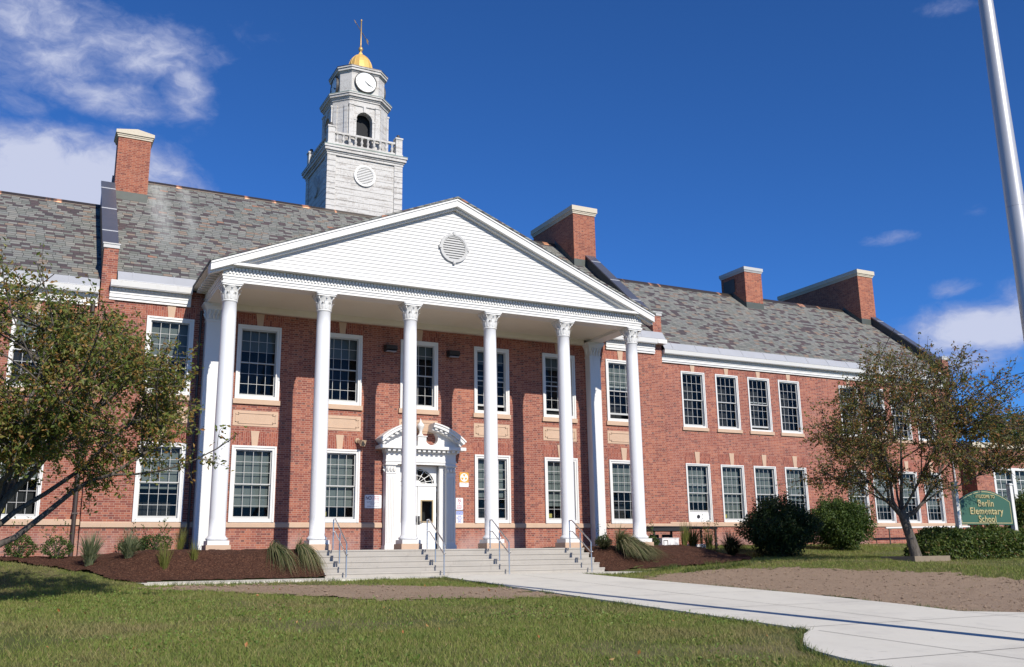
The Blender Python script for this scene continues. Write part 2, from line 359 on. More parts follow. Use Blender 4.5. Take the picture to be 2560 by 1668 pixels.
def np_mesh(name, V, F, m_, parent=None, smooth=False):
    """V (n,3), F (k,c) arrays, all faces c-sided"""
    me = bpy.data.meshes.new(name); n, k, c = len(V), len(F), F.shape[1]
    off = np.zeros(3); q = parent
    while q is not None: off = off + np.array(q.location); q = q.parent
    me.vertices.add(n); me.vertices.foreach_set('co', (V - off).astype(np.float32).ravel())
    me.loops.add(k * c); me.loops.foreach_set('vertex_index', F.astype(np.int32).ravel())
    me.polygons.add(k); me.polygons.foreach_set('loop_start', np.arange(0, k * c, c, dtype=np.int32))
    me.polygons.foreach_set('loop_total', np.full(k, c, dtype=np.int32))
    me.materials.append(m_); me.update(calc_edges=True)
    me.polygons.foreach_set('use_smooth', np.full(k, smooth)); me.validate()
    o = bpy.data.objects.new(name, me); C.objects.link(o)
    if parent is not None: o.parent = parent
    return o

def tag(o, label=None, cat=None, group=None, kind=None):
    if label: o['label'] = label
    if cat: o['category'] = cat
    if group: o['group'] = group
    if kind: o['kind'] = kind
    return o
def thing(name, loc, label, cat, group=None):
    o = bpy.data.objects.new(name, None); o.empty_display_size = .3; o.location = loc; C.objects.link(o)
    return tag(o, label, cat, group)
def text(name, body, x, z, size, m_, parent, y, align='CENTER', ext=.004, offset=0., sx=1., spacing=1.):
    cu = bpy.data.curves.new(name, 'FONT'); cu.body = body; cu.size = size; cu.align_x = align; cu.extrude = ext; cu.offset = offset; cu.space_character = spacing
    o = bpy.data.objects.new(name, cu); C.objects.link(o)
    me = bpy.data.meshes.new_from_object(o.evaluated_get(bpy.context.evaluated_depsgraph_get()))
    bpy.data.objects.remove(o)
    mb = MB()
    mb.v = [(x + v.co.x * sx, y - v.co.z, z + v.co.y) for v in me.vertices]
    for p in me.polygons: mb.face(list(p.vertices))
    bpy.data.meshes.remove(me)
    return mb.build(name, m_, parent)

# ================================================================== the school building
B = thing('school_building', (0, 0, 0), 'two storey red brick school with white columned portico, clock tower and slate roofs', 'school')

def wall(name, x0, x1, y, z0, z1, holes, m_, rev=.22):
    """front skin of a wall with rectangular openings and their reveals"""
    mb = MB(); xs = sorted({x0, x1, *[h[0] for h in holes], *[h[1] for h in holes]}); zs = sorted({z0, z1, *[h[2] for h in holes], *[h[3] for h in holes]})
    for i in range(len(xs) - 1):
        for j in range(len(zs) - 1):
            a, b, c, d = xs[i], xs[i + 1], zs[j], zs[j + 1]; cx, cz = (a + b) / 2, (c + d) / 2
            if any(h[0] < cx < h[1] and h[2] < cz < h[3] for h in holes): continue
            mb.quad((a, y, c), (b, y, c), (b, y, d), (a, y, d))
    for a, b, c, d in holes:
        mb.quad((a, y, c), (a, y, d), (a, y + rev, d), (a, y + rev, c)); mb.quad((b, y, c), (b, y + rev, c), (b, y + rev, d), (b, y, d))
        mb.quad((a, y, d), (b, y, d), (b, y + rev, d), (a, y + rev, d)); mb.quad((a, y, c), (a, y + rev, c), (b, y + rev, c), (b, y, c))
    for xx in (x0, x1): mb.quad((xx, y, z0), (xx, y, z1), (xx, y + .6, z1), (xx, y + .6, z0))
    return mb.build(name, m_, B)

def window(xc, y, z0, z1, w, fr, blind, part=0., setback=0., raised=0., label=None):
    """double hung window: frame (the part) with two sashes, the panes and a blind"""
    f = MB(); yo = y - .035 + setback; x0, x1 = xc - w / 2, xc + w / 2
    for a, b, c, d in ((x0, x0 + fr, z0 + fr * .9, z1), (x1 - fr, x1, z0 + fr * .9, z1), (x0 + fr, x1 - fr, z1 - fr, z1), (x0, x1, z0, z0 + fr * .9)): f.box(a, b, yo, y + .16, c, d)
    e = fr * .45
    for a, b, c, d in ((x0 - .004, x0 + e, z0, z1 + .004), (x1 - e, x1 + .004, z0, z1 + .004), (x0 + e, x1 - e, z1 - e, z1 + .004)): f.box(a, b, yo - .025, yo - .002, c, d)
    o = f.build('window', M['white'], B)
    if label: o['label'] = label
    ix0, ix1, iz0, iz1 = x0 + fr, x1 - fr, z0 + fr * .9, z1 - fr; zm = (iz0 + iz1) / 2
    gm = MB()
    for k, (a, b) in enumerate(((zm - .02, iz1), (iz0 + raised, zm + .02 + raised * .98))):
        sm = MB(); ys = y + .045 + k * .04 + setback; st = .036; lo = .07 if k else .036
        sm.box(ix0, ix0 + st, ys, ys + .035, a, b); sm.box(ix1 - st, ix1, ys, ys + .035, a, b)
        sm.box(ix0 + st, ix1 - st, ys, ys + .035, b - .04, b); sm.box(ix0 + st, ix1 - st, ys, ys + .035, a, a + lo)
        for i in (1, 2, 3):
            q = ix0 + st + (ix1 - ix0 - 2 * st) * i / 4; sm.box(q - .0065, q + .0065, ys + .004, ys + .03, a + lo, b - .04)
        for j in (1, 2):
            q = a + lo + (b - .04 - a - lo) * j / 3; sm.box(ix0 + st, ix1 - st, ys + .006, ys + .028, q - .0065, q + .0065)
        sm.build('sash', M['sash'], o)
        gm.quad((ix0 + st, ys + .018, a + lo), (ix1 - st, ys + .018, a + lo), (ix1 - st, ys + .018, b - .04), (ix0 + st, ys + .018, b - .04))
    gm.build('glass_pane', M['glass'], o)
    if blind > 0:
        bm = MB(); zb = iz1 - (iz1 - iz0) * blind; bm.box(ix0 + .015, ix1 - .015, y + .205 + setback, y + .215 + setback, zb, iz1 + .02); bm.box(ix0 + .015, ix1 - .015, y + .2 + setback, y + .222 + setback, zb - .025, zb)
        bm.build('blind', M['blind'], o)
    if part:
        pm = MB(); pm.box(ix0 + .08, ix0 + .24, y + .16 + setback, y + .163 + setback, iz0 + .1, iz0 + .24); pm.build('yellow_notice', M['notice'], o)
    return o
M['notice'] = plain('yellow_notice', (.45, .38, .10), .7, .05, 4.)

def jack_arch(xc, w, z0, z1, y, key):
    a = MB(); k = .085 * (w / 1.4) ** .5; s_ = .10
    for sg in (-1, 1):
        p = [(xc + sg * k, z0), (xc + sg * (w / 2 + .01), z0), (xc + sg * (w / 2 + s_ + .01), z1), (xc + sg * (k + .045), z1)]
        if sg < 0: p.reverse()
        a.prism(p, 'y', y - .006, y + .05)
    o = a.build('window_arch', M['arch_brick'], B)
    q = MB(); q.prism([(xc - k - .002, z0 - .004), (xc + k + .002, z0 - .004), (xc + k + .05, z1 + key), (xc - k - .05, z1 + key)], 'y', y - .028, y + .05)
    q.build('keystone', M['stone'], o)

def stone_panel(xc, z0, z1, w):
    m_ = MB(); x0, x1 = xc - w / 2, xc + w / 2; m_.box(x0, x1, -.012, .05, z0, z1)
    o = m_.build('stone_panel', M['stone'], B); r = MB(); n = .085; t_ = .022
    pts = [(x0 + n * 2, z0 + n), (x1 - n * 2, z0 + n), (x1 - n * 2, z0 + n * 1.5), (x1 - n, z0 + n * 1.5), (x1 - n, z1 - n * 1.5), (x1 - n * 2, z1 - n * 1.5), (x1 - n * 2, z1 - n), (x0 + n * 2, z1 - n), (x0 + n * 2, z1 - n * 1.5), (x0 + n, z1 - n * 1.5), (x0 + n, z0 + n * 1.5), (x0 + n * 2, z0 + n * 1.5)]
    for (a, b), (c, d) in zip(pts, pts[1:] + pts[:1]): r.box(min(a, c) - t_ / 2, max(a, c) + t_ / 2, -.03, -.0125, min(b, d) - t_ / 2, max(b, d) + t_ / 2)
    r.build('panel_moulding', M['stone'], o)

CW, LO, HI = 1.4, (1.69, 4.07), (5.555, 7.985)
cx = [-8.36, -5.585, -2.8, 0., 2.825, 5.65, 8.465]
WW, WLO, WHI, WY = 1.2, (1.765, 4.07), (5.53, 7.83), .17
wx = [12.11, 13.87, 15.60, 17.30, 20.87, 22.45, 24.08, 25.71]; lx = [-12.15, -13.87, -15.6]
door_hole = (-.72, .72, .76, 3.62)
holes = [(c - CW / 2 + .004, c + CW / 2 - .004, LO[0] + .004, LO[1] - .004) for c in cx if c] + [(c - CW / 2 + .004, c + CW / 2 - .004, HI[0] + .004, HI[1] - .004) for c in cx] + [door_hole]
wall('central_wall', -10.45, 10.5, 0., -.4, 8.9, holes, M['brick'])
whole = lambda xs: [(c - WW / 2 + .004, c + WW / 2 - .004, q[0] + .004, q[1] - .004) for c in xs for q in (WLO, WHI)]
wall('wing_wall', 10.5, 27.68, WY, -.4, 8.6, whole(wx), M['brick_wing'])
wall('wing_wall', -24, -10.45, WY, -.4, 8.65, whole(lx), M['brick'])
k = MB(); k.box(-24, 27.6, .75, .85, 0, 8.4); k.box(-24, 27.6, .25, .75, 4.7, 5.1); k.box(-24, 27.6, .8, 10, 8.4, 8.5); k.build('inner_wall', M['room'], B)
k = MB(); k.box(27.60, 27.68, WY + .003, 10.4, -.4, 8.6); k.box(-24, 27.6, 10.4, 10.5, -.4, 8.6); k.build('rear_wall', M['brick_wing'], B)
bl = {-8.36: .58, -5.585: .82, -2.8: .80, 2.825: .62, 5.65: .75, 8.465: .48}; bh = {-8.36: .55, -5.585: .3, -2.8: .3, 0.: .2, 2.825: .2, 5.65: .2, 8.465: .47}
for c in cx:
    if c: window(c, 0., *LO, CW, .125, bl[c], part=1. if c in (5.65, -2.8) else 0.)
    window(c, 0., *HI, CW, .125, bh[c], part=1. if c == 0. else 0., raised=.17 if c in (2.825, 5.65, 8.465) else 0.)
    if c: jack_arch(c, CW, LO[1] + .006, 4.5, 0., .05); stone_panel(c, 4.70, 5.19, 1.43)
    else: stone_panel(c, 4.72, 5.19, 1.43)
    jack_arch(c, CW, HI[1] + .006, 8.37, 0., .03)
    s_ = MB(); s_.box(c - .75, c + .75, -.07, .1, HI[0] - .155, HI[0] + .002); s_.build('window_sill', M['stone'], B)
wbl = [.66, .96, .55, .6, .75, .7, .6, .72]
for i, c in enumerate(wx + lx):
    j = i % 8
    window(c, WY, *WLO, WW, .085, wbl[j] if i < 8 else .5, setback=.03, raised=.32 if i == 0 else 0., part=1. if i in (1, 8) else 0.)
    window(c, WY, *WHI, WW, .085, .0 if i < 4 else .35, setback=.03, raised=.1 if i == 2 else 0.)
    jack_arch(c, WW, WLO[1] + .006, 4.5, WY, .05); jack_arch(c, WW, WHI[1] + .006, 8.2, WY, 0.)
    s_ = MB(); s_.box(c - .66, c + .66, WY - .06, WY + .1, WHI[0] - .13, WHI[0] + .002); s_.build('window_sill', M['stone'], B)
# fan panel in the raised sash of the first wing window
k = MB(); k.box(12.11 - .51, 12.11 + .51, WY + .115, WY + .13, WLO[0] + .08, WLO[0] + .39); o = k.build('vent_panel', M['signwhite'], B)
k = MB(); k.smooth = True; k.tube([(12.09, WY + .113, 1.98), (12.09, WY + .095, 1.98)], .075, 18); k.build('vent_hole', M['black'], o)
# belt course
k = MB(); segs = [(-10.45, -1.28), (1.28, 10.5)]
for a, b in segs: k.prism([(-.055, 1.53), (-.055, 1.655), (0, 1.69), (.03, 1.69), (.03, 1.53)][::-1], 'x', a, b)
k.prism([(WY - .055, 1.60), (WY - .055, 1.73), (WY, 1.765), (WY + .03, 1.765), (WY + .03, 1.60)][::-1], 'x', 10.52, 27.7); k.prism([(WY - .055, 1.60), (WY - .055, 1.73), (WY, 1.765), (WY + .03, 1.765), (WY + .03, 1.60)][::-1], 'x', -24, -10.47)
k.build('belt_course', M['stone'], B)
k = MB(); k.tube([(-10.62, .03, 8.3), (-10.62, .03, .4)], .055, 8)
for z in (1.9, 4.2, 6.6): k.box(-10.7, -10.54, -.03, .16, z, z + .05)
k.build('downspout', M['bronze'], B)
k = MB(); k.tube([(-7.46, -.06, 8.3), (-7.46, -.06, .8)], .035, 6); k.build('downspout', M['bronze'], B)  # thin dark strip standing in for the shaded brick beside the left pilaster
k = MB(); k.tube([(27.2, .1, 5.0), (27.2, .1, 1.0)], .045, 6); k.build('downspout', M['sash'], B)

# ---- cornices, gutters
def cornice(x0, x1, y, zb, zt, end=False):
    """zb: underside of the frieze, zt: top of the gutter board"""
    c = MB(); h = zt - zb
    c.box(x0, x1, y - .07, y + .05, zb, zb + h * .36); c.box(x0, x1, y - .10, y + .05, zb + h * .14, zb + h * .2)
    c.prism([(y + .05, zb + h * .36), (y - .09, zb + h * .36), (y - .09, zb + h * .44), (y - .11, zb + h * .52), (y - .11, zb + h * .66), (y + .05, zb + h * .66)][::-1], 'x', x0, x1)
    c.box(x0, x1, y - .27, y + .05, zb + h * .66, zb + h * .70)
    c.prism([(y - .25, zb + h * .70), (y - .29, zb + h * .70), (y - .32, zb + h * .98), (y - .32, zt), (y + .05, zt), (y + .05, zb + h * .70)][::-1], 'x', x0, x1)
    o = c.build('cornice', M['white'], B); d = MB(); n = int((x1 - x0) / .105)
    d.box(x0 + .01, x1 - .01, y - .12, y - .111, zb + h * .54, zb + h * .658)
    for i in range(n): xx = x0 + .03 + i * .105; d.box(xx, xx + .06, y - .16, y - .1205, zb + h * .545, zb + h * .655)
    d.build('dentil_band', M['white'], o); return o
def apron(x0, x1, ya, za, yb, zb):
    a = MB(); a.prism([(ya, za), (ya, za + .02), (yb, zb + .02), (yb, zb)][::-1], 'x', x0, x1)
    o = a.build('gutter_apron', M['zinc'], B); n = int((x1 - x0) / 1.22)
    for i in range(n + 1):
        xx = x0 + (i + .35) * 1.22
        if xx < x1 - .05: s_ = MB(); s_.prism([(ya, za + .0205), (ya, za + .04), (yb, zb + .04), (yb, zb + .0205)][::-1], 'x', xx, xx + .025); s_.build('seam', M['zinc'], o)
cornice(-10.2, -7.8, 0., 8.38, 8.95); cornice(7.8, 10.12, 0., 8.38, 8.95)
k = MB(); k.box(10.12, 10.56, -.32, .02, 8.78, 8.95); k.build('cornice', M['white'], B)
cornice(10.56, 27.25, WY, 8.12, 8.60); cornice(-24, -10.5, WY, 8.17, 8.70)
apron(-10.02, -7.7, -.31, 8.96, -.10, 9.27); apron(7.7, 10.5, -.31, 8.96, -.10, 9.27)
apron(10.56, 27.25, -.14, 8.61, .07, 8.92); apron(-24, -10.5, -.14, 8.71, .07, 9.0)

# ---- roofs
SC_, SW_ = .845, .82
def roof(name, x0, x1, ye, ze, yr, sl, m_):
    r = MB(); zr = ze + sl * (yr - ye); yb = 2 * yr - ye
    r.quad((x0, ye, ze), (x1, ye, ze), (x1, yr, zr), (x0, yr, zr)); r.quad((x1, yb, ze), (x0, yb, ze), (x0, yr, zr), (x1, yr, zr))
    r.quad((x0, ye, ze), (x0, yr, zr), (x0, yb, ze)); r.quad((x1, ye, ze), (x1, yb, ze), (x1, yr, zr)); r.quad((x0, ye, ze), (x0, yb, ze), (x1, yb, ze), (x1, ye, ze))
    o = r.build(name, m_, B); c = MB(); c.prism([(yr - .19, zr - .11), (yr, zr + .05), (yr + .19, zr - .11), (yr + .19, zr - .14), (yr, zr + .01), (yr - .19, zr - .14)][::-1], 'x', x0, x1)
    c.build('ridge_cap', M['copper'], o); return o
zc = lambda y: 9.24 + SC_ * (y + .1); zw = lambda y: 8.90 + SW_ * (y - .08)
rc = roof('central_roof', -10.03, 10.1, -.1, zc(-.1), 6.7, SC_, M['slate'])
rr = roof('wing_roof', 10.5, 27.3, .08, zw(.08), 5.35, SW_, M['slate_wing'])
rl = roof('wing_roof', -24, -10.4, .08, zw(.08) + .05, 5.3, SW_, M['slate_wing'])

def parapet(x0, x1, yf, zf, zroof, y1, sl, ztop):
    p = MB(); p.box(x0, x1, yf, yf + .42, zf, ztop - .16)
    p.build('parapet_pier', M['brick'], B)
    c = MB(); c.box(x0 - .025, x1 + .025, yf - .03, yf + .46, ztop - .157, ztop - .04); c.box(x0 - .045, x1 + .045, yf - .05, yf + .48, ztop - .04, ztop); c.build('pier_cap', M['sash'], B)
    q = MB(); za = ztop + .02; yb = yf + .42; zz = lambda y: za + sl * (y - yb)
    q.prism([(yb + .003, zroof(yb) - .6), (y1, zroof(y1) - .6), (y1, zz(y1) - .07), (yb + .003, zz(yb) - .07)], 'x', x0 + .01, x1 - .01); o = q.build('gable_parapet', M['lead'], B)
    e = MB(); e.prism([(yb - .1, zz(yb - .1) - .068), (y1 - .003, zz(y1) - .068), (y1 - .003, zz(y1)), (yb - .1, zz(yb - .1))], 'x', x0 - .03, x1 + .03); e.build('parapet_coping', M['coping'], o)
    s_ = MB(); L = y1 - yb
    for i in range(1, 4):
        y = yb + L * (i - .35) / 3; s_.prism([(y, zz(y) + .001), (y + .03, zz(y + .03) + .001), (y + .03, zz(y + .03) + .012), (y, zz(y) + .012)], 'x', x0 - .031, x1 + .031)
        s_.build('coping_seam', M['zinc'], o); s_ = MB()
parapet(10.10, 10.52, -.04, 8.951, zc, 4.87, .852, 10.15)
parapet(-10.46, -10.04, -.04, 8.3, zc, 4.92, .852, 10.18)
parapet(27.3, 27.7, .10, 8.5, zw, 4.12, .81, 9.74)

def chimney(x0, x1, y0, y1, zb, zt, zcap, capm, rf, oh=.1, hip=0.):
    c = MB(); c.box(x0, x1, y0, y1, zb, zt); o = c.build('chimney', M['brick_chimney'], rf)
    q = MB(); h = zcap - zt
    q.box(x0 - oh * .35, x1 + oh * .35, y0 - oh * .35, y1 + oh * .35, zt + .001, zt + h * .2); q.box(x0 - oh * .6, x1 + oh * .6, y0 - oh * .6, y1 + oh * .6, zt + h * .2, zt + h * .38); q.box(x0 - oh, x1 + oh, y0 - oh, y1 + oh, zt + h * .38, zcap - hip)
    if hip: q.prism([(x0 - oh, zcap - hip + .001), (x1 + oh, zcap - hip + .001), (x0 + (x1 - x0) * .55, zcap + .03)], 'y', y0 - oh, y1 + oh)
    q.build('chimney_cap', capm, o); return o
def flashing(x0, x1, y0, y1, zf, rf, h=.3):
    f = MB(); f.box(x0 - .012, x1 + .012, y0 - .012, y0 + .05, zf(y0) - .25, zf(y0) + h)
    f.prism([(y0 + .053, zf(y0) - .2), (y1, zf(y1) - .2), (y1, zf(y1) + h * .8), (y0 + .053, zf(y0) + h * .8)], 'x', x0 - .014, x0 + .03); f.build('flashing', M['flash'], rf)
chimney(9.48, 10.65, 4.87, 8.7, 12., 15.95, 16.32, M['tan_cap'], rc); flashing(9.48, 10.65, 4.87, 6.6, zc, rc, .32)
chimney(-10.03, -8.89, 4.92, 5.75, 12., 15.90, 16.24, M['tan_cap'], rc, hip=.09); flashing(-10.03, -8.89, 4.92, 5.7, zc, rc, .3)
c_ = chimney(18.9, 19.98, 4.22, 6.0, 11., 14.15, 14.40, M['sash'], rr, .07); flashing(18.9, 19.98, 4.22, 5.3, zw, rr, .3)
chimney(26.6, 27.68, 4.12, 10.0, 11., 14.86, 15.20, M['tan_cap'], rr); flashing(26.6, 27.3, 4.12, 5.3, zw, rr, .3)
k = MB(); 
for i in range(7): k.box(18.875, 18.9, 5.0, 5.75, 13.35 + i * .09, 13.39 + i * .09)
k.box(18.868, 18.874, 4.96, 5.79, 13.28, 13.97); k.build('louvre', M['iron'], rr)

# ================================================================== portico
PX = [(i - 2.5) * 2.84 for i in range(6)]; PY = -2.8
# one column: shaft with capital and bases; then copies
capm = MB(); capm.lathe([(.212, 7.93), (.232, 7.945), (.232, 7.975), (.21, 7.99), (.205, 8.05), (.212, 8.2), (.24, 8.32), (.285, 8.395)], 0, 0, 24)
def acanthus(z0, z1, r0, out, wdt, n, ph):
    for i in range(n):
        a = 2 * math.pi * (i + ph) / n; ca, sa = math.cos(a), math.sin(a); prof = [(0, 0), (.018, .35), (.03, .7), (.06, .9), (out, 1.), (out + .012, .93)]
        rows = []
        for j, (o_, f_) in enumerate(prof):
            w_ = wdt * (.75, 1., 1., .8, .45, .2)[j]; r_ = r0 + o_; z_ = z0 + (z1 - z0) * f_
            rows.append([(r_ * ca - s_ * w_ * sa, r_ * sa + s_ * w_ * ca, z_ ) if s_ else ((r_ + .016) * ca, (r_ + .016) * sa, z_) for s_ in (-1, 0, 1)])
        for p, q in zip(rows, rows[1:]):
            capm.quad(p[0], p[1], q[1], q[0]); capm.quad(p[1], p[2], q[2], q[1])
acanthus(7.99, 8.2, .206, .085, .062, 8, .5); acanthus(8.0, 8.34, .212, .10, .055, 8, 0.)
for a in range(4):
    an = R(45 + 90 * a); capm.tube([(.2 * math.cos(an), .2 * math.sin(an), 8.2), (.3 * math.cos(an), .3 * math.sin(an), 8.33), (.36 * math.cos(an), .36 * math.sin(an), 8.385), (.35 * math.cos(an), .35 * math.sin(an), 8.35)], [.02, .022, .026, .015], 6)
ab = []
for sx_, sy_ in ((-1, -1), (1, -1), (1, 1), (-1, 1)): ab.append((sx_, sy_))
pts = []
for i in range(4):
    p, q = Vector(ab[i]), Vector(ab[(i + 1) % 4]); nrm = Vector((-(q - p).y, (q - p).x)).normalized()
    for f_ in (.06, .25, .5, .75, .94): pts.append(tuple((p.lerp(q, f_) + nrm * .10 * (1 - (2 * f_ - 1) ** 2)) * .325))
capm.prism([(a * .93, b * .93) for a, b in pts], 'z', 8.395, 8.44); capm.prism(pts, 'z', 8.4405, 8.50)
shaft = MB(); prof = []
for i in range(15):
    f_ = i / 14; prof.append((.228 - .022 * max(0, (f_ - .3) / .7) ** 1.6, 1.2 + f_ * (7.95 - 1.2)))
shaft.lathe([(.245, 1.185), (.236, 1.2)] + prof + [(.212, 7.955)], 0, 0, 32)
tor = MB(); tor.lathe([(.255, 1.07), (.288, 1.085), (.302, 1.115), (.29, 1.145), (.262, 1.16), (.25, 1.19), (.24, 1.2)], 0, 0, 32)
pl = MB(); pl.box(-.295, .295, -.295, .295, .95, 1.069); st = MB(); st.box(-.335, .335, -.335, .335, .70, .949)
meshes = {}
for i, X in enumerate(PX):
    if i == 0:
        sh = shaft.build('column', M['white_col'], B); kids = [capm.build('capital', M['white'], sh), tor.build('column_base', M['white_col'], sh), pl.build('plinth', M['white'], sh), st.build('plinth_stone', M['stone'], sh)]
        sh.location = (X, PY, 0); first = sh
    else:
        c = first.copy(); C.objects.link(c); c.location = (X, PY, 0)
        for kd in kids: d = kd.copy(); C.objects.link(d); d.parent = c
# pilasters
for X in (-7.09, 7.09):
    p = MB(); p.box(X - .235, X + .235, -.34, .02, .78, 8.0); o = p.build('pilaster', M['white'], B)
    b_ = MB(); b_.box(X - .275, X + .275, -.385, .018, .7, .92); b_.box(X - .26, X + .26, -.365, .018, .921, .98); b_.build('pilaster_base', M['white'], o)
    q = MB(); q.box(X - .255, X + .255, -.36, .018, 7.92, 7.98)
    prev = (.235, .345, 7.981)
    for (w_, d_, z_) in ((.24, .35, 8.1), (.255, .365, 8.22), (.29, .40, 8.32), (.34, .445, 8.395)):
        a, b2, zz_ = prev; q.quad((X - a, -b2, zz_), (X + a, -b2, zz_), (X + w_, -d_, z_), (X - w_, -d_, z_)); q.quad((X - a, .0, zz_), (X - a, -b2, zz_), (X - w_, -d_, z_), (X - w_, .0, z_)); q.quad((X + a, -b2, zz_), (X + a, .0, zz_), (X + w_, .0, z_), (X + w_, -d_, z_)); prev = (w_, d_, z_)
    for s_ in range(4):
        xx = X - .18 + s_ * .12
        for (z0, o_) in ((8.0, .0), (8.12, .03)): q.tube([(xx + o_, -.352, z0), (xx + o_, -.372, z0 + .1), (xx + o_, -.40, z0 + .16), (xx + o_, -.425, z0 + .155)], [.03, .04, .032, .012], 5)
    for sd in (-1, 1):
        for z0 in (8.02, 8.14): q.tube([(X + sd * .24, -.17, z0), (X + sd * .265, -.17, z0 + .1), (X + sd * .30, -.17, z0 + .16), (X + sd * .325, -.17, z0 + .15)], [.03, .045, .035, .012], 5)
    q.box(X - .35, X + .35, -.455, .016, 8.396, 8.44); q.box(X - .37, X + .37, -.475, .016, 8.4405, 8.497)
    q.build('capital', M['white'], o)
# entablature
FX = 7.36; FY = -3.06
e = MB()
for z0, z1, o_ in ((8.50, 8.575, 0.), (8.575, 8.655, .02), (8.655, 8.70, .045)):
    e.box(-FX - o_, FX + o_, FY - o_, FY + .52, z0 + .0005, z1)
    for s_ in (-1, 1): e.box(min(s_ * (FX + o_), s_ * (FX - .5)), max(s_ * (FX + o_), s_ * (FX - .5)), FY + .52, .0, z0 + .0005, z1)
e.box(-FX - .02, FX + .02, FY - .02, FY + .5, 8.701, 8.95)
for s_ in (-1, 1): e.box(min(s_ * (FX + .02), s_ * (FX - .5)), max(s_ * (FX + .02), s_ * (FX - .5)), FY + .5, .0, 8.701, 8.95)
ent = e.build('entablature', M['white'], B)
d = MB(); n = int((2 * FX + .04) / .102); d.box(-FX - .015, FX + .015, FY - .03, FY - .0205, 8.74, 8.949)
for i in range(n):
    xx = -FX + .0 + i * .102; d.box(xx, xx + .066, FY - .085, FY - .021, 8.835, 8.93); d.box(xx + .045, xx + .095, FY - .06, FY - .0215, 8.745, 8.822)
d.box(-FX - .1, FX + .1, FY - .06, FY - .02, 8.932, 8.95)
d.build('dentil_band', M['white'], ent)
d = MB()
for s_ in (-1, 1):
    for i in range(11): d = MB(); yy = FY + .1 + i * .27; a, b2 = s_ * (FX + .02), s_ * (FX + .30); d.box(min(a, b2), max(a, b2), yy, yy + .11, 8.84, 8.93); d.build('modillion', M['white'], ent)
k = MB(); k.box(-FX - .36, FX + .36, FY - .28, FY + .1, 8.951, 9.03)
k.build('pediment_cornice', M['white'], B)
for s_ in (-1, 1):
    k = MB(); a, b2 = s_ * (FX - .4), s_ * (FX + .42); k.prism([(min(a, b2), 8.9505), (max(a, b2), 8.9505), (max(a, b2), 9.0), (min(a, b2), 9.12)] if s_ > 0 else [(min(a, b2), 8.9505), (max(a, b2), 8.9505), (max(a, b2), 9.12), (min(a, b2), 9.0)], 'y', FY + .101, -.02); k.build('side_eave', M['white'], B)
k = MB(); k.box(-FX + .501, FX - .501, FY + .521, -.18, 8.60, 8.65); k.build('portico_ceiling', M['cream'], B)
k = MB(); k.box(-6.72, 6.72, -.18, .02, 8.42, 8.649); k.box(-6.72, 6.72, -.215, -.181, 8.57, 8.599); k.build('ceiling_beam', M['cream'], B)
# pediment
AZ, SL = 12.17, (12.17 - 8.98) / 7.78
RX = 7.78
k = MB(); zb = 9.031; n = 27; bh_ = (AZ - zb) / n; ys = FY - .02
for i in range(n):
    z0 = zb + i * bh_; z1 = z0 + bh_; x0 = (AZ - .12 - z0) / SL; x1 = (AZ - .12 - z1) / SL
    if x1 <= .02: x1 = .02
    if x0 <= .05: break
    k.quad((-x0, ys - .019, z0), (x0, ys - .019, z0), (x1, ys, z1), (-x1, ys, z1)); k.quad((-x0, ys - .019, z0), (-x0, ys + .01, z0), (x0, ys + .01, z0), (x0, ys - .019, z0))
ped = k.build('pediment_siding', M['siding'], B)
def rake(mb, za, zb_, ya, yb):
    """band of the raking cornice between two offsets below its top line"""
    for s_ in (-1, 1):
        e0 = lambda o_: [(s_ * (RX), AZ - SL * RX - o_), (0, AZ - o_)]
        t_, u_ = e0(za), e0(zb_); p = [u_[0], u_[1], t_[1], t_[0]]
        if s_ > 0: p.reverse()
        mb.prism(p, 'y', ya, yb)
k = MB(); rake(k, 0., .07, FY - .33, FY + .2); rake(k, .071, .27, FY - .30, FY + .2); rake(k, .271, .34, FY - .16, FY + .05); k.build('raking_cornice', M['white'], B)
k = MB()
for s_ in (-1, 1):
    p = [(s_ * (RX + .03), AZ - SL * (RX + .03) + .002), (0, AZ + .002), (0, AZ + .06), (s_ * (RX + .03), AZ - SL * (RX + .03) + .06)]
    if s_ > 0: p.reverse()
    k.prism(p[::-1] if False else p, 'y', FY - .36, 3.6)
k.build('portico_roof', M['slate'], B)
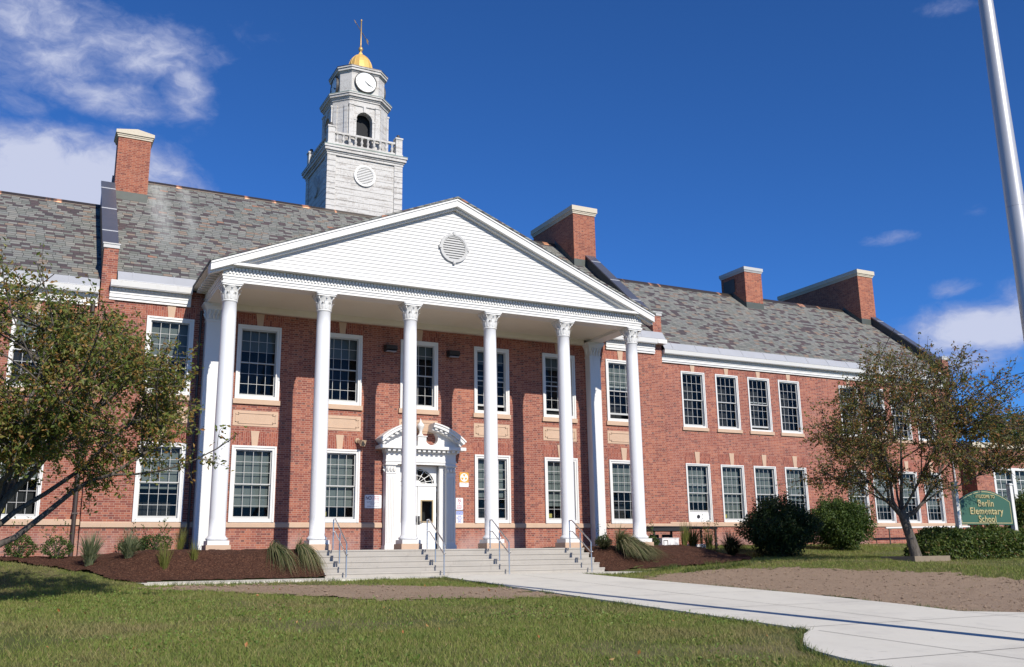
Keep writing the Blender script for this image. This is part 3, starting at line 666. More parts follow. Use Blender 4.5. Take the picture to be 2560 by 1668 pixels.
# round louvre of the pediment
def louvre(xc, zc_, r, y, par, key=True, nm='louvre_vent', slat=10, m_=None):
    m_ = m_ or M['white']; rg = MB(); N = 36
    for ro, ri, ya in ((r, r * .86, y - .06), (r * .9, r * .8, y - .045)):
        for i in range(N):
            a, b = 2 * math.pi * i / N, 2 * math.pi * (i + 1) / N
            P = lambda q, an, yy: (xc + q * math.sin(an), yy, zc_ + q * math.cos(an))
            rg.quad(P(ri, a, ya), P(ro, a, ya), P(ro, b, ya), P(ri, b, ya)); rg.quad(P(ro, a, ya), P(ro, a, y + .02), P(ro, b, y + .02), P(ro, b, ya)); rg.quad(P(ri, a, ya), P(ri, b, ya), P(ri, b, y + .02), P(ri, a, y + .02))
    if key:
        for dx, dz in ((0, 1), (0, -1), (1, 0), (-1, 0)): rg.box(xc + dx * r - .04, xc + dx * r + .04, y - .08, y, zc_ + dz * r - .05, zc_ + dz * r + .05)
    o = rg.build(nm, m_, par); sl_ = MB(); rr_ = r * .84
    for i in range(slat):
        z = zc_ - rr_ + 2 * rr_ * (i + .5) / slat; hw = math.sqrt(max(.0, rr_ ** 2 - (z - zc_) ** 2)); h2 = rr_ / slat
        sl_.quad((xc - hw, y - .04, z - h2), (xc + hw, y - .04, z - h2), (xc + hw, y - .005, z + h2 * .8), (xc - hw, y - .005, z + h2 * .8))
    if par is B: sl_.build('louvre_slats', m_, o)
    else:
        bpy.data.objects.remove(o); rg.v_ = len(rg.v); rg.f += [[a + rg.v_ for a in f] for f in sl_.f]; rg.v += sl_.v; rg.mi += sl_.mi; rg.sm += sl_.sm; o = rg.build(nm, m_, par)
    return o
louvre(-.03, 10.50, .50, FY - .04, B, m_=M['sash'])

# ================================================================== entrance
k = MB()
for s_ in (-1, 1):
    x0, x1 = sorted((s_ * .92, s_ * 1.26)); k.box(x0, x1, -.30, .0, .95, 3.30); k.box(x0 - .03, x1 + .03, -.34, .0, .70, .95)
    for i in range(5): q = x0 + .04 + i * .058; k.box(q, q + .03, -.318, -.3005, 1.05, 3.22)
    x0, x1 = sorted((s_ * .72, s_ * .918)); k.box(x0, x1, -.16, .2, .72, 3.62)
k.box(-.92, .92, -.16, .2, 3.621, 3.66)
sur = k.build('door_surround', M['white'], B)
for s_ in (-1, 1):
    k = MB(); x = s_ * 1.09; k.box(x - .185, x + .185, -.32, .0, 3.301, 3.345); k.box(x - .17, x + .17, -.30, .0, 3.346, 3.58); k.box(x - .215, x + .215, -.36, .0, 3.581, 3.62)
    for i in range(3):
        for z0 in (3.38,): xx = x - .11 + i * .11; k.tube([(xx, -.305, z0), (xx, -.318, z0 + .08), (xx, -.328, z0 + .14), (xx, -.335, z0 + .13)], [.045, .052, .04, .015], 7)
    for z0 in (3.36, 3.46): k.tube([(x + s_ * .17, -.16, z0), (x + s_ * .2, -.16, z0 + .06), (x + s_ * .235, -.16, z0 + .09)], [.03, .035, .015], 5)
    k.build('door_capital', M['white'], sur)
k = MB(); k.box(-1.27, 1.27, -.31, .0, 3.621, 3.70); k.box(-1.29, 1.29, -.33, .0, 3.701, 3.76); k.box(-1.27, 1.27, -.31, .0, 3.761, 4.0); k.box(-1.3, 1.3, -.36, .0, 4.0005, 4.03); k.box(-1.56, 1.56, -.56, .0, 4.121, 4.23); k.box(-1.32, 1.32, -.38, .0, 4.031, 4.12)
for i in range(15): q = -1.28 + i * .18; k.box(q, q + .095, -.50, -.381, 4.035, 4.118)
k.build('door_entablature', M['white'], sur)
# broken segmental pediment
Rr = 2.15; zc_ = 4.231 + .74 - Rr; N = 14
for s_ in (-1, 1):
    k = MB(); a0, a1 = math.asin(.36 / Rr), math.asin(1.50 / Rr)
    for lo_, hi_, yo in ((-.14, -.04, -.44), (-.0399, .06, -.55), (.0601, .11, -.58)):
        P = lambda r_, a: (s_ * r_ * math.sin(a), zc_ + r_ * math.cos(a))
        for i in range(N):
            a, b = a0 + (a1 - a0) * i / N, a0 + (a1 - a0) * (i + 1) / N
            p = [P(Rr + lo_, a), P(Rr + lo_, b), P(Rr + hi_, b), P(Rr + hi_, a)]
            if s_ < 0: p.reverse()
            k.prism(p, 'y', yo, 0.)
    for i in range(6):
        a = a0 + (a1 - a0) * (i + .6) / 6.6; P2 = (s_ * (Rr - .06) * math.sin(a), zc_ + (Rr - .06) * math.cos(a)); k.box(P2[0] - .045, P2[0] + .045, -.51, -.43, P2[1] - .05, P2[1] + .02)
    k.build('door_pediment', M['white'], sur)
k = MB()
for s_ in (-1, 1):
    pts_ = [(1.48, 4.2305)]
    for i in range(9):
        a = a1 + (a0 - a1) * i / 8; pts_.append(((Rr - .1) * math.sin(a), zc_ + (Rr - .1) * math.cos(a)))
    cxx, czz, cr = .40, 4.56, .235
    pts_.append((.58, czz + .17))
    for i in range(9): an = R(45 - i * 25.); pts_.append((cxx + cr * math.cos(an), czz + cr * math.sin(an) - .02))
    pts_ += [(.15, 4.45), (.15, 4.2305)]
    pts_ = [(s_ * a, b) for a, b in pts_]
    if s_ > 0: pts_.reverse()
    k.prism(pts_[::-1], 'y', -.24, 0.)
k.build('tympanum', M['white'], sur)
k = MB(); k.box(-.15, .15, -.36, -.02, 4.231, 4.57); k.box(-.18, .18, -.39, -.01, 4.571, 4.60)
k.lathe([(.15, 4.601), (.10, 4.63), (.055, 4.70), (.05, 4.76), (.075, 4.84), (.115, 4.91), (.13, 4.97), (.115, 5.02), (.06, 5.07), (.035, 5.11), (.02, 5.17), (.005, 5.22)], 0, -.2, 20); k.build('urn_finial', M['white'], sur)
# fanlight
k = MB(); y0 = .06; cxz = 3.02; ra, rb = .62, .50; N = 20
E_ = lambda f_, s_=1.: (s_ * ra * math.cos(f_), cxz + s_ * rb * math.sin(f_))
for i in range(N):
    a, b = math.pi * i / N, math.pi * (i + 1) / N; p, q = E_(a), E_(b)
    k.quad((q[0], y0, q[1]), (p[0], y0, p[1]), (p[0], y0, 3.62), (q[0], y0, 3.62)); k.quad((p[0], y0, p[1]), (q[0], y0, q[1]), (q[0], y0 + .08, q[1]), (p[0], y0 + .08, p[1]))
for s_ in (-1, 1): k.box(min(s_ * ra, s_ * .72), max(s_ * ra, s_ * .72), y0, y0 + .05, cxz, 3.62)
k.box(-.72, .72, y0 - .02, y0 + .1, 2.93, cxz)
fan = k.build('fanlight', M['doorwhite'], B)
k = MB(); bars = [math.pi * i / 6 for i in range(1, 6)] + [math.pi / 12, math.pi * 11 / 12]
for a in [math.pi * (i + .5) / 7 for i in range(7)]: k.tube([(.13 * math.cos(a), y0 + .05, cxz + .10 * math.sin(a)), (ra * .99 * math.cos(a), y0 + .05, cxz + rb * .99 * math.sin(a))], .011, 4)
for f_ in (.58, .97):
    A_ = [0] + [math.pi * (i + .5) / 7 for i in range(7)] + [math.pi]
    for a, b in zip(A_, A_[1:]):
        mid = (a + b) / 2; g_ = f_ - .07; k.tube([(*[v for v in (E_(a, f_)[0], y0 + .05)], cxz + f_ * rb * math.sin(a)), (ra * g_ * math.cos(mid), y0 + .05, cxz + rb * g_ * math.sin(mid)), (ra * f_ * math.cos(b), y0 + .05, cxz + rb * f_ * math.sin(b))], .010, 4)
k.prism([(.13 * math.cos(math.pi * i / 8), cxz + .10 * math.sin(math.pi * i / 8)) for i in range(9)], 'y', y0 + .03, y0 + .07); k.build('fanlight_bars', M['doorwhite'], fan)
k = MB(); k.quad((-.64, y0 + .075, cxz), (.64, y0 + .075, cxz), (.64, y0 + .075, 3.6), (-.64, y0 + .075, 3.6)); k.build('glass_pane', M['glass'], fan)
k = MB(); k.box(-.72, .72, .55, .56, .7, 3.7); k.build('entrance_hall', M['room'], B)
# two door leaves
for s_ in (-1, 1):
    x0, x1 = sorted((s_ * .012, s_ * .70)); y0 = .07; k = MB(); gx0, gx1 = (x0 + .11, x0 + .58) if s_ > 0 else (x1 - .58, x1 - .11); gz0, gz1 = 1.70, 2.47
    k.box(x0, gx0, y0, y0 + .045, .79, 2.925); k.box(gx1, x1, y0, y0 + .045, .79, 2.925); k.box(gx0, gx1, y0, y0 + .045, .79, gz0); k.box(gx0, gx1, y0, y0 + .045, gz1, 2.925)
    o = k.build('door', M['doorwhite'], B)
    f = MB()
    for a, b, c, d_ in ((gx0 + .03, gx1 - .03, 2.58, 2.80), (gx0 + .03, gx1 - .03, 1.0, 1.5)):
        for q in ((a, b, c, c + .03), (a, b, d_ - .03, d_), (a, a + .03, c + .03, d_ - .03), (b - .03, b, c + .03, d_ - .03)): f.box(q[0], q[1], y0 - .014, y0 - .001, q[2], q[3])
        f.box(a + .03, b - .03, y0 - .006, y0 - .001, c + .03, d_ - .03); f.box(a + .07, b - .07, y0 - .01, y0 - .0061, c + .06, d_ - .06)
        f.build('door_panel', M['doorwhite'], o); f = MB()
    f = MB()
    for q in ((gx0, gx1, gz0, gz0 + .045), (gx0, gx1, gz1 - .045, gz1), (gx0, gx0 + .045, gz0 + .045, gz1 - .045), (gx1 - .045, gx1, gz0 + .045, gz1 - .045)): f.box(q[0], q[1], y0 - .02, y0 + .05, q[2], q[3])
    f.build('glass_frame', M['doorframe'], o)
    f = MB(); f.quad((gx0, y0 + .03, gz0), (gx1, y0 + .03, gz0), (gx1, y0 + .03, gz1), (gx0, y0 + .03, gz1)); f.build('glass_pane', M['glass'], o)
    f = MB(); hx = s_ * .06; f.box(hx - .035, hx + .035, y0 - .018, y0 - .001, 1.63, 1.92)
    if s_ > 0: f.tube([(hx, y0 - .02, 1.72), (hx, y0 - .07, 1.72), (hx + .12, y0 - .08, 1.715)], .014, 6)
    else: f.tube([(hx, y0 - .02, 1.86), (hx, y0 - .08, 1.84), (hx, y0 - .08, 1.72), (hx, y0 - .02, 1.7)], .014, 6)
    f.build('door_handle', M['black'], o)
    for z in (1.0, 1.9, 2.75): f = MB(); f.box(s_ * .71 - .012, s_ * .71 + .012, y0 - .02, y0 - .001, z, z + .12); f.build('hinge', M['zinc'], o)

# ================================================================== clock tower
TX, TF, TH = .14, 6.92, 1.70; TY = TF + TH
k = MB(); bz = 12.2; n = 19; bh_ = (17.62 - bz) / n
for i in range(n): z0 = bz + i * bh_; k.box(TX - TH + .02, TX + TH - .02, TF + .02, TF + 2 * TH - .02, z0, z0 + bh_ - .018)
k.box(TX - TH + .05, TX + TH - .05, TF + .05, TF + 2 * TH - .05, bz, 17.62)
tw = k.build('clock_tower', M['peel'], B)
n = 21; bh_ = (17.62 - bz) / n
for sx_ in (-1, 1):
    for sy_ in (-1, 1):
        k = MB()
        for i in range(n):
            z0 = bz + i * bh_
            x0, x1 = sorted((TX + sx_ * (TH + .025), TX + sx_ * (TH - .36))); ya, yb = sorted((TY + sy_ * (TH + .025), TY + sy_ * (TH - .36))); k.box(x0, x1, ya, yb, z0 + .012, z0 + bh_ - .012)
        k.box(min(x0, x1) + .02, max(x0, x1) - .02, ya + .02, yb - .02, bz, 17.62); k.build('corner_quoins', M['peel'], tw)
def sq(mb, o_, z0, z1): mb.box(TX - TH - o_, TX + TH + o_, TF - o_, TF + 2 * TH + o_, z0, z1)
k = MB(); sq(k, .05, 17.6205, 17.73); sq(k, .09, 17.7305, 17.80); sq(k, .16, 17.8005, 17.93); sq(k, .20, 17.9305, 18.02); k.build('tower_cornice', M['peel'], tw)
k = MB(); sq(k, .21, 18.0205, 18.05); k.build('cornice_flashing', M['patina'], tw)
louvre(TX - .02, 16.88, .49, TF + .005, tw, key=False, nm='louvre_vent', slat=11)
k = MB(); k.lathe([(.48, -.05), (.48, .05)], 0, 0, 28); 
o = k.build('louvre_vent', M['peel'], tw); o.rotation_euler = (0, R(90), 0); o.location = (TX - TH - .01, TY, 16.7)
# balustrade
k = MB(); ped_ = TH - .14; iron = MB()
for sx_ in (-1, 1):
    for sy_ in (-1, 1):
        x, y = TX + sx_ * ped_, TY + sy_ * ped_; k.box(x - .15, x + .15, y - .15, y + .15, 18.051, 18.93); k.box(x - .18, x + .18, y - .18, y + .18, 18.931, 19.0); k.box(x - .175, x + .175, y - .175, y + .175, 18.0505, 18.2)
        iron.lathe([(.05, 19.001), (.09, 19.04), (.10, 19.09), (.06, 19.13), (.08, 19.17), (.02, 19.2)], x, y, 10)
L = ped_ - .15; bp_ = [(.045, 18.27), (.03, 18.33), (.06, 18.42), (.072, 18.47), (.04, 18.56), (.032, 18.60), (.05, 18.63), (.03, 18.67), (.045, 18.70)]
for s_ in (-1, 1):
    for zz_ in ((18.19, 18.27), (18.70, 18.79)):
        yy = TY + s_ * ped_; k.box(TX - L, TX + L, yy - .07, yy + .07, *zz_); xx = TX + s_ * ped_; k.box(xx - .07, xx + .07, TY - L, TY + L, *zz_)
    for i in range(10):
        q = -L + (i + .5) * 2 * L / 10
        for (x, y) in ((TX + q, TY + s_ * ped_), (TX + s_ * ped_, TY + q)):
            k.box(x - .055, x + .055, y - .055, y + .055, 18.2705, 18.31); k.lathe(bp_, x, y, 10, False); k.box(x - .055, x + .055, y - .055, y + .055, 18.66, 18.6995)
k.build('balustrade', M['peel'], tw); iron.build('pedestal_finial', M['iron'], tw)
# octagonal stages
def octo(cx_, cy_, ap, hw):
    """corner points (ccw) of a chamfered square with apothem ap and main face half width hw"""
    return [(cx_ - hw, cy_ - ap), (cx_ + hw, cy_ - ap), (cx_ + ap, cy_ - hw), (cx_ + ap, cy_ + hw), (cx_ + hw, cy_ + ap), (cx_ - hw, cy_ + ap), (cx_ - ap, cy_ + hw), (cx_ - ap, cy_ - hw)]
BX = .17; AP, HW = 1.30, .70
# belfry: shell with four arched openings
k = MB(); k.prism(octo(BX, TY, 1.42, .78), 'z', 18.051, 18.20)
P_ = octo(BX, TY, AP, HW); z0, z1 = 18.2, 20.62; ow, sp = .37, 19.72
for i in range(8):
    p, q = Vector(P_[i]), Vector(P_[(i + 1) % 8])
    f = lambda u, z, dep=0.: (p.x + (q - p).normalized().x * u + (-(q - p).normalized().y) * dep, p.y + (q - p).normalized().y * u + (q - p).normalized().x * dep, z)
    L_ = (q - p).length
    if i % 2: k.quad(f(0, z0), f(L_, z0), f(L_, z1), f(0, z1)); continue
    c0 = L_ / 2; k.quad(f(0, z0), f(c0 - ow, z0), f(c0 - ow, z1), f(0, z1)); k.quad(f(c0 + ow, z0), f(L_, z0), f(L_, z1), f(c0 + ow, z1)); N = 12
    for j in range(N):
        a, b = math.pi * j / N, math.pi * (j + 1) / N; u0, w0, u1, w1 = c0 - ow * math.cos(a), sp + ow * math.sin(a), c0 - ow * math.cos(b), sp + ow * math.sin(b)
        k.quad(f(u0, w0), f(u1, w1), f(u1, z1), f(u0, z1)); k.quad(f(u0, w0), f(u0, w0, .3), f(u1, w1, .3), f(u1, w1))
        r2 = 1.22; k.quad(f(u0, w0, -.03), f(u1, w1, -.03), f(c0 + (u1 - c0) * r2, sp + (w1 - sp) * r2, -.03), f(c0 + (u0 - c0) * r2, sp + (w0 - sp) * r2, -.03)); k.quad(f(c0 + (u0 - c0) * r2, sp + (w0 - sp) * r2, -.03), f(c0 + (u1 - c0) * r2, sp + (w1 - sp) * r2, -.03), f(c0 + (u1 - c0) * r2, sp + (w1 - sp) * r2, 0), f(c0 + (u0 - c0) * r2, sp + (w0 - sp) * r2, 0))
    for sg in (-1, 1): k.quad(f(c0 + sg * ow, z0), f(c0 + sg * ow, sp), f(c0 + sg * ow, sp, .3), f(c0 + sg * ow, z0, .3))
bel = k.build('belfry', M['peel'], tw)
for i in range(0, 8, 2):
    k = MB(); p, q = Vector(P_[i]), Vector(P_[i + 1]); d_ = (q - p).normalized(); nrm = Vector((d_.y, -d_.x)); L_ = (q - p).length
    def bar(u0, u1, za, zb_, out):
        a, b = p + d_ * u0, p + d_ * u1; k.prism([tuple(a + nrm * out), tuple(b + nrm * out), tuple(b - nrm * .01), tuple(a - nrm * .01)], 'z', za, zb_)
    for u in (-.02, L_ - .20): bar(u, u + .22, 18.202, 20.36, .06); bar(u - .02, u + .24, 20.361, 20.43, .09); bar(u - .02, u + .24, 18.2015, 18.36, .085)
    for u in (L_ / 2 - .49, L_ / 2 + .37): bar(u, u + .12, 18.2025, 19.66, .04); bar(u - .015, u + .135, 19.661, 19.73, .06)
    bar(L_ / 2 - .06, L_ / 2 + .06, 20.08, 20.36, .07); bar(-.02, L_ + .02, 20.3605, 20.42, .045)
    k.build('belfry_pilasters', M['peel'], tw)
for i in range(1, 8, 2):
    p, q = Vector(P_[i]), Vector(P_[(i + 1) % 8]); d_ = (q - p).normalized(); nrm = Vector((d_.y, -d_.x)); L_ = (q - p).length
    for u in (.06, L_ - .24):
        k = MB(); a, b = p + d_ * u, p + d_ * (u + .18); k.prism([tuple(a + nrm * .045), tuple(b + nrm * .045), tuple(b), tuple(a)], 'z', 18.2018, 20.40); k.build('corner_pilaster', M['peel'], tw)
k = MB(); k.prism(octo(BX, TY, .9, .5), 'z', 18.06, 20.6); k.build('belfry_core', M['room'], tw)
def och(mb, o_, z0, z1, cx_=BX, ap=AP, hw=HW): mb.prism(octo(cx_, TY, ap + o_, hw + o_ * .414), 'z', z0, z1)
k = MB(); och(k, .04, 20.6205, 20.70); och(k, .08, 20.7005, 20.76); och(k, .15, 20.7605, 20.87); och(k, .19, 20.8705, 20.93); k.build('belfry_cornice', M['peel'], tw)
k = MB(); och(k, .20, 20.9305, 20.955); och(k, .1, 20.956, 21.0); k.build('cornice_flashing', M['patina'], tw)
KX, KA, KH = .26, 1.06, .64
k = MB(); k.prism(octo(KX, TY, KA + .07, KH + .03), 'z', 21.0005, 21.12); k.prism(octo(KX, TY, KA, KH), 'z', 21.1205, 22.16)
cs = k.build('clock_stage', M['peel'], tw)
k = MB(); och(k, .04, 22.1605, 22.22, KX, KA, KH); och(k, .11, 22.2205, 22.33, KX, KA, KH); och(k, .15, 22.3305, 22.40, KX, KA, KH); k.build('clock_cornice', M['peel'], tw)
k = MB(); och(k, .16, 22.4005, 22.43, KX, KA, KH); k.build('cornice_flashing', M['copper'], tw)
CZ = 21.70
for ang in (0, -90, 90):
    rot = Matrix.Translation((KX, TY, CZ)) @ Matrix.Rotation(R(ang), 4, 'Z')
    def put(mb, nm, m_):
        mb.v = [tuple(rot @ Vector(p)) for p in mb.v]; return mb.build(nm, m_, tw)
    k = MB(); k.smooth = False; N = 40; ro = .515
    for i in range(N):
        a, b = 2 * math.pi * i / N, 2 * math.pi * (i + 1) / N; P = lambda q, an, yy: (q * math.sin(an), yy, q * math.cos(an))
        for (ra_, ya, rb_, yb) in ((ro, -KA + .02, ro, -KA - .12), (ro, -KA - .12, ro - .035, -KA - .12), (ro - .035, -KA - .12, ro - .035, -KA - .085)): k.quad(P(ra_, a, ya), P(rb_, a, yb), P(rb_, b, yb), P(ra_, b, ya))
    put(k, 'clock_rim', M['patina'] if False else M['iron'])
    k = MB(); k.prism([(.485 * math.cos(2 * math.pi * i / N), .485 * math.sin(2 * math.pi * i / N)) for i in range(N)], 'y', -KA - .09, -KA + .01); put(k, 'clock_face', M['dial'])
    k = MB()
    for i in range(12):
        an = 2 * math.pi * i / 12; cnt = [3, 1, 2, 3, 3, 2, 3, 3, 4, 3, 2, 3][i]
        for j in range(cnt):
            o_ = (j - (cnt - 1) / 2) * .028; c_, s2 = math.cos(an), math.sin(an)
            pq = [(-.008 + o_, .345), (.008 + o_, .345), (.008 + o_, .44), (-.008 + o_, .44)]; k.quad(*[(a * c_ + b * s2, -KA - .093, -a * s2 + b * c_) for a, b in pq])
    put(k, 'clock_numerals', M['signgrey'])
    k = MB()
    for an, ln, w_ in ((R(4.33 * 30), .27, .03), (R(122), .40, .022)):
        c_, s2 = math.cos(an), math.sin(an); pq = [(-w_ * .6, -.07), (w_ * .6, -.07), (w_, ln * .7), (0, ln), (-w_, ln * .7)]; k.quad(*[(a * c_ + b * s2, -KA - .098 - w_ * .1, -a * s2 + b * c_) for a, b in pq])
    put(k, 'clock_hand', M['iron'])
# dome and weather vane
DX = .34
k = MB(); N = 16; prof = [(.60, 22.4305), (.59, 22.75), (.57, 22.95), (.53, 23.15), (.46, 23.33), (.36, 23.47), (.25, 23.58), (.14, 23.65), (.085, 23.69), (.07, 23.78)]
for j in range(len(prof) - 1):
    for i in range(N):
        a, b = 2 * math.pi * i / N, 2 * math.pi * (i + 1) / N; (r0, q0), (r1, q1) = prof[j], prof[j + 1]
        k.quad((DX + r0 * math.cos(a), TY + r0 * math.sin(a), q0), (DX + r0 * math.cos(b), TY + r0 * math.sin(b), q0), (DX + r1 * math.cos(b), TY + r1 * math.sin(b), q1), (DX + r1 * math.cos(a), TY + r1 * math.sin(a), q1))
for i in range(N):
    a = 2 * math.pi * i / N; k.tube([(DX + r_ * math.cos(a), TY + r_ * math.sin(a), z_) for r_, z_ in prof], .009, 4)
k.build('dome', M['gold'], tw)
k = MB(); k.lathe([(.07, 23.78), (.05, 23.84), (.09, 23.90), (.115, 23.97), (.09, 24.05), (.04, 24.1), (.035, 24.25), (.032, 25.45), (.05, 25.47), (.05, 25.51), (.01, 25.56)], DX, TY, 12); k.build('vane_rod', M['vane'], tw)
k = MB(); u = Vector((.43, .57, 0.)); c_ = Vector((DX, TY, 24.93)); k.tube([c_ - u * 1.1, c_ + u * 1.1], .016, 5)
n_ = u.normalized(); up = Vector((0, 0, 1)); up = (up - n_ * up.dot(n_)).normalized()
tip = c_ - u * 1.1; k.quad(tuple(tip - n_ * .26), tuple(tip + up * .07), tuple(tip - up * .07)); tl = c_ + u * 1.05; k.quad(tuple(tl), tuple(tl + up * .11 + n_ * .1), tuple(tl + up * .11 + n_ * .38), tuple(tl + n_ * .28), tuple(tl - up * .11 + n_ * .38), tuple(tl - up * .11 + n_ * .1))
k.build('weather_vane', M['vane'], tw)

# ================================================================== ground
def sm(a, b, x): t_ = np.clip((x - a) / (b - a), 0, 1); return t_ * t_ * (3 - 2 * t_)
def hgt(x, y):
    x, y = np.asarray(x, float), np.asarray(y, float)
    z = -.0445 * np.clip(-7 - y, 0, 27)
    tl = sm(8.8, 10.8, -x); left = (1 - tl) * .77 * sm(-4.85, -3.4, y) + tl * .66 * sm(-7, -.6, y)
    tr = sm(8.6, 11.5, x); right = (1 - tr) * .78 * sm(-4.75 - .75 * np.clip(x - 4.6, 0, 3), -3.15, y)
    w = sm(4.3, 4.55, np.abs(x)); lawn_r = np.interp(y, [-26, -22, -17, -13, -10, -5.3, -3.2, 0], [-.85, -.66, -.36, .08, .29, .36, .6, .86]); g_ = np.where(y < -5, sm(3.2, 10.5, x), tr)
    return np.where(x < 0, z + w * left, (1 - g_) * (z + w * right) + g_ * lawn_r)
def H1(x, y): return float(hgt(x, y))
_lat = rng.random((256, 256))
def vn(x, y, sc, sd=0):
    x, y = np.asarray(x, float) * sc + sd * 17.3 + 1000, np.asarray(y, float) * sc + sd * 31.7 + 1000
    i, j = np.floor(x).astype(int), np.floor(y).astype(int); f, g = x - i, y - j; f, g = f * f * (3 - 2 * f), g * g * (3 - 2 * g); L = lambda a, b: _lat[a % 256, b % 256]
    return (L(i, j) * (1 - f) + L(i + 1, j) * f) * (1 - g) + (L(i, j + 1) * (1 - f) + L(i + 1, j + 1) * f) * g
def fbm(x, y, sc, sd=0): return (vn(x, y, sc, sd) + .5 * vn(x, y, sc * 2.1, sd + 1) + .25 * vn(x, y, sc * 4.3, sd + 2)) / 1.75

def grid(name, xs, ys, m_, dz=0., keep=None, rough=0., kind='structure'):
    X, Y = np.meshgrid(xs, ys); Z = hgt(X, Y) + dz
    if rough: Z = Z + rough * (fbm(X, Y, 3., 5) - .3) + rough * .8 * (vn(X, Y, 9., 7) - .3)
    V = np.stack([X, Y, Z], -1).reshape(-1, 3); n, k = len(xs), len(ys); I = np.arange(n * k).reshape(k, n)
    F = np.stack([I[:-1, :-1], I[:-1, 1:], I[1:, 1:], I[1:, :-1]], -1).reshape(-1, 4)
    if keep is not None:
        c = V[F].mean(1); F = F[keep(c[:, 0], c[:, 1])]; u, inv = np.unique(F, return_inverse=True); V = V[u]; F = inv.reshape(F.shape)
    return tag(np_mesh(name, V, F, m_, None, True), kind=kind)
gx_ = np.unique(np.concatenate([np.linspace(-900, -30, 15), np.arange(-30, 40, .4), np.linspace(40, 900, 15)]))
gy_ = np.unique(np.concatenate([np.linspace(-900, -35, 12), np.arange(-35, 1, .3), np.linspace(1, 900, 15)]))
grid('ground', gx_, gy_, M['lawn'], -.012)

def inpoly(x, y, poly):
    r = np.zeros(np.shape(x), bool); n = len(poly)
    for i in range(n):
        (a, b), (c, d) = poly[i], poly[(i + 1) % n]
        with np.errstate(divide='ignore', invalid='ignore'): r ^= ((b > y) != (d > y)) & (x < (c - a) * (y - b) / (d - b + 1e-12) + a)
    return r
SOIL1 = [(-9.6, -7.75), (-6.5, -8.15), (-3.6, -9.6), (-2.05, -10.9), (-2.05, -13.5), (-3.3, -13.5), (-5.6, -12.9), (-7.4, -10.7), (-8.8, -9.1)]
SOIL2 = [(1.47, -9.97), (3.13, -8.72), (4.38, -8.19), (5.70, -8.05), (6.65, -8.80), (7.27, -10.21), (7.85, -11.81), (8.39, -13.39), (9.01, -14.62), (9.42, -15.57), (10.08, -16.78), (3.13, -21.03), (3.02, -19.95), (2.12, -19.24), (2.32, -17.94), (2.86, -15.28), (2.50, -12.99), (2.10, -11.26)]
wob = lambda x, y, a=.9: ((fbm(x, y, 1.6, 3) - .5) * a, (fbm(x, y, 1.6, 9) - .5) * a)
def insoil(x, y):
    a, b = wob(x, y); q_ = (vn(x, y, 7., 21) - .5) * .55; a = a + q_; b = b + (vn(x, y, 6., 33) - .5) * .55; return inpoly(x + a, y + b, SOIL1) | inpoly(x + a, y + b, SOIL2)
lx_ = lambda y: np.interp(-np.asarray(y, float), [7, 20.15, 20.55, 20.96, 21.4, 21.87, 22.4, 23, 24, 26, 34], [-2., -2.1, -2.6, -3., -3.4, -3.66, -3.8, -3.85, -3.75, -3.2, -2.])
rx_ = lambda y: np.interp(-np.asarray(y, float), [7, 9.8, 15, 18, 19.1, 19.8, 20.6, 22, 24, 34], [2.2, 2.3, 2.65, 2.5, 2.3, 3.2, 5, 9, 14, 14])
def inpath(x, y, g=0.): return ((y < -6.8) & (x > lx_(y) - g) & (x < rx_(y) + g)) | ((y > -7.0 - g) & (y < -4.4) & (x > -9.4 - g) & (x < 5.25 + g))
mtoeL = lambda x: np.where(x > -9.2, -4.72, np.minimum(-5.4 + (-9.4 - x) * 1.2, -1.2))
mtoeR = lambda x: np.interp(x, [4.5, 5.3, 7.3, 8.6, 9.6, 10.4], [-4.68, -5.1, -6.7, -6.5, -5.6, -4.2])
def inmulch(x, y):
    a = (fbm(x, y, 2.2, 4) - .5) * .35
    return ((x < -4.5) & (x > -14) & (y > mtoeL(x) + a * (x < -9)) & (y < .1)) | ((x > 4.5) & (x < 10.6 + a * 3) & (y > mtoeR(x) + a) & (y < .1))
grid('bare_soil', np.arange(-10, -1.9, .07), np.arange(-14, -7, .07), M['soil'], .000, lambda x, y: insoil(x, y) & ~inpath(x, y, .03), .02)
grid('bare_soil', np.arange(2, 20.5, .09), np.arange(-26.5, -6.5, .09), M['soil'], .000, lambda x, y: insoil(x, y) & ~inpath(x, y, .03), .025)
grid('mulch_bed', np.arange(-14, -4.45, .07), np.arange(-7, .12, .07), M['mulch'], .012, inmulch, .07)
grid('mulch_bed', np.arange(4.5, 11, .07), np.arange(-7.4, .12, .07), M['mulch'], .012, inmulch, .07)
# paths
k = MB(); ys = np.unique(np.concatenate([np.arange(-34, -7, .5), [-7.0], np.arange(-24, -18.9, .1)]))[::-1]
for a, b in zip(ys, ys[1:]):
    za, zb_ = H1(0, a) + .03, H1(0, b) + .03; l0, l1, r0, r1 = float(lx_(a)), float(lx_(b)), float(rx_(a)), float(rx_(b))
    k.quad((l1, b, zb_), (r1, b, zb_), (r0, a, za), (l0, a, za)); k.quad((l1, b, zb_ - .1), (l1, b, zb_), (l0, a, za), (l0, a, za - .1)); k.quad((r1, b, zb_), (r1, b, zb_ - .1), (r0, a, za - .1), (r0, a, za))
k.quad((-9.4, -7, .03), (5.25, -7, .03), (5.25, -4.4, .03), (-9.4, -4.4, .03)); k.quad((-9.4, -7, -.05), (5.25, -7, -.05), (5.25, -7, .03), (-9.4, -7, .03)); k.quad((5.25, -7, -.05), (5.25, -4.4, -.05), (5.25, -4.4, .03), (5.25, -7, .03))
pa = tag(k.build('path', M['path']), kind='structure')
k = MB()
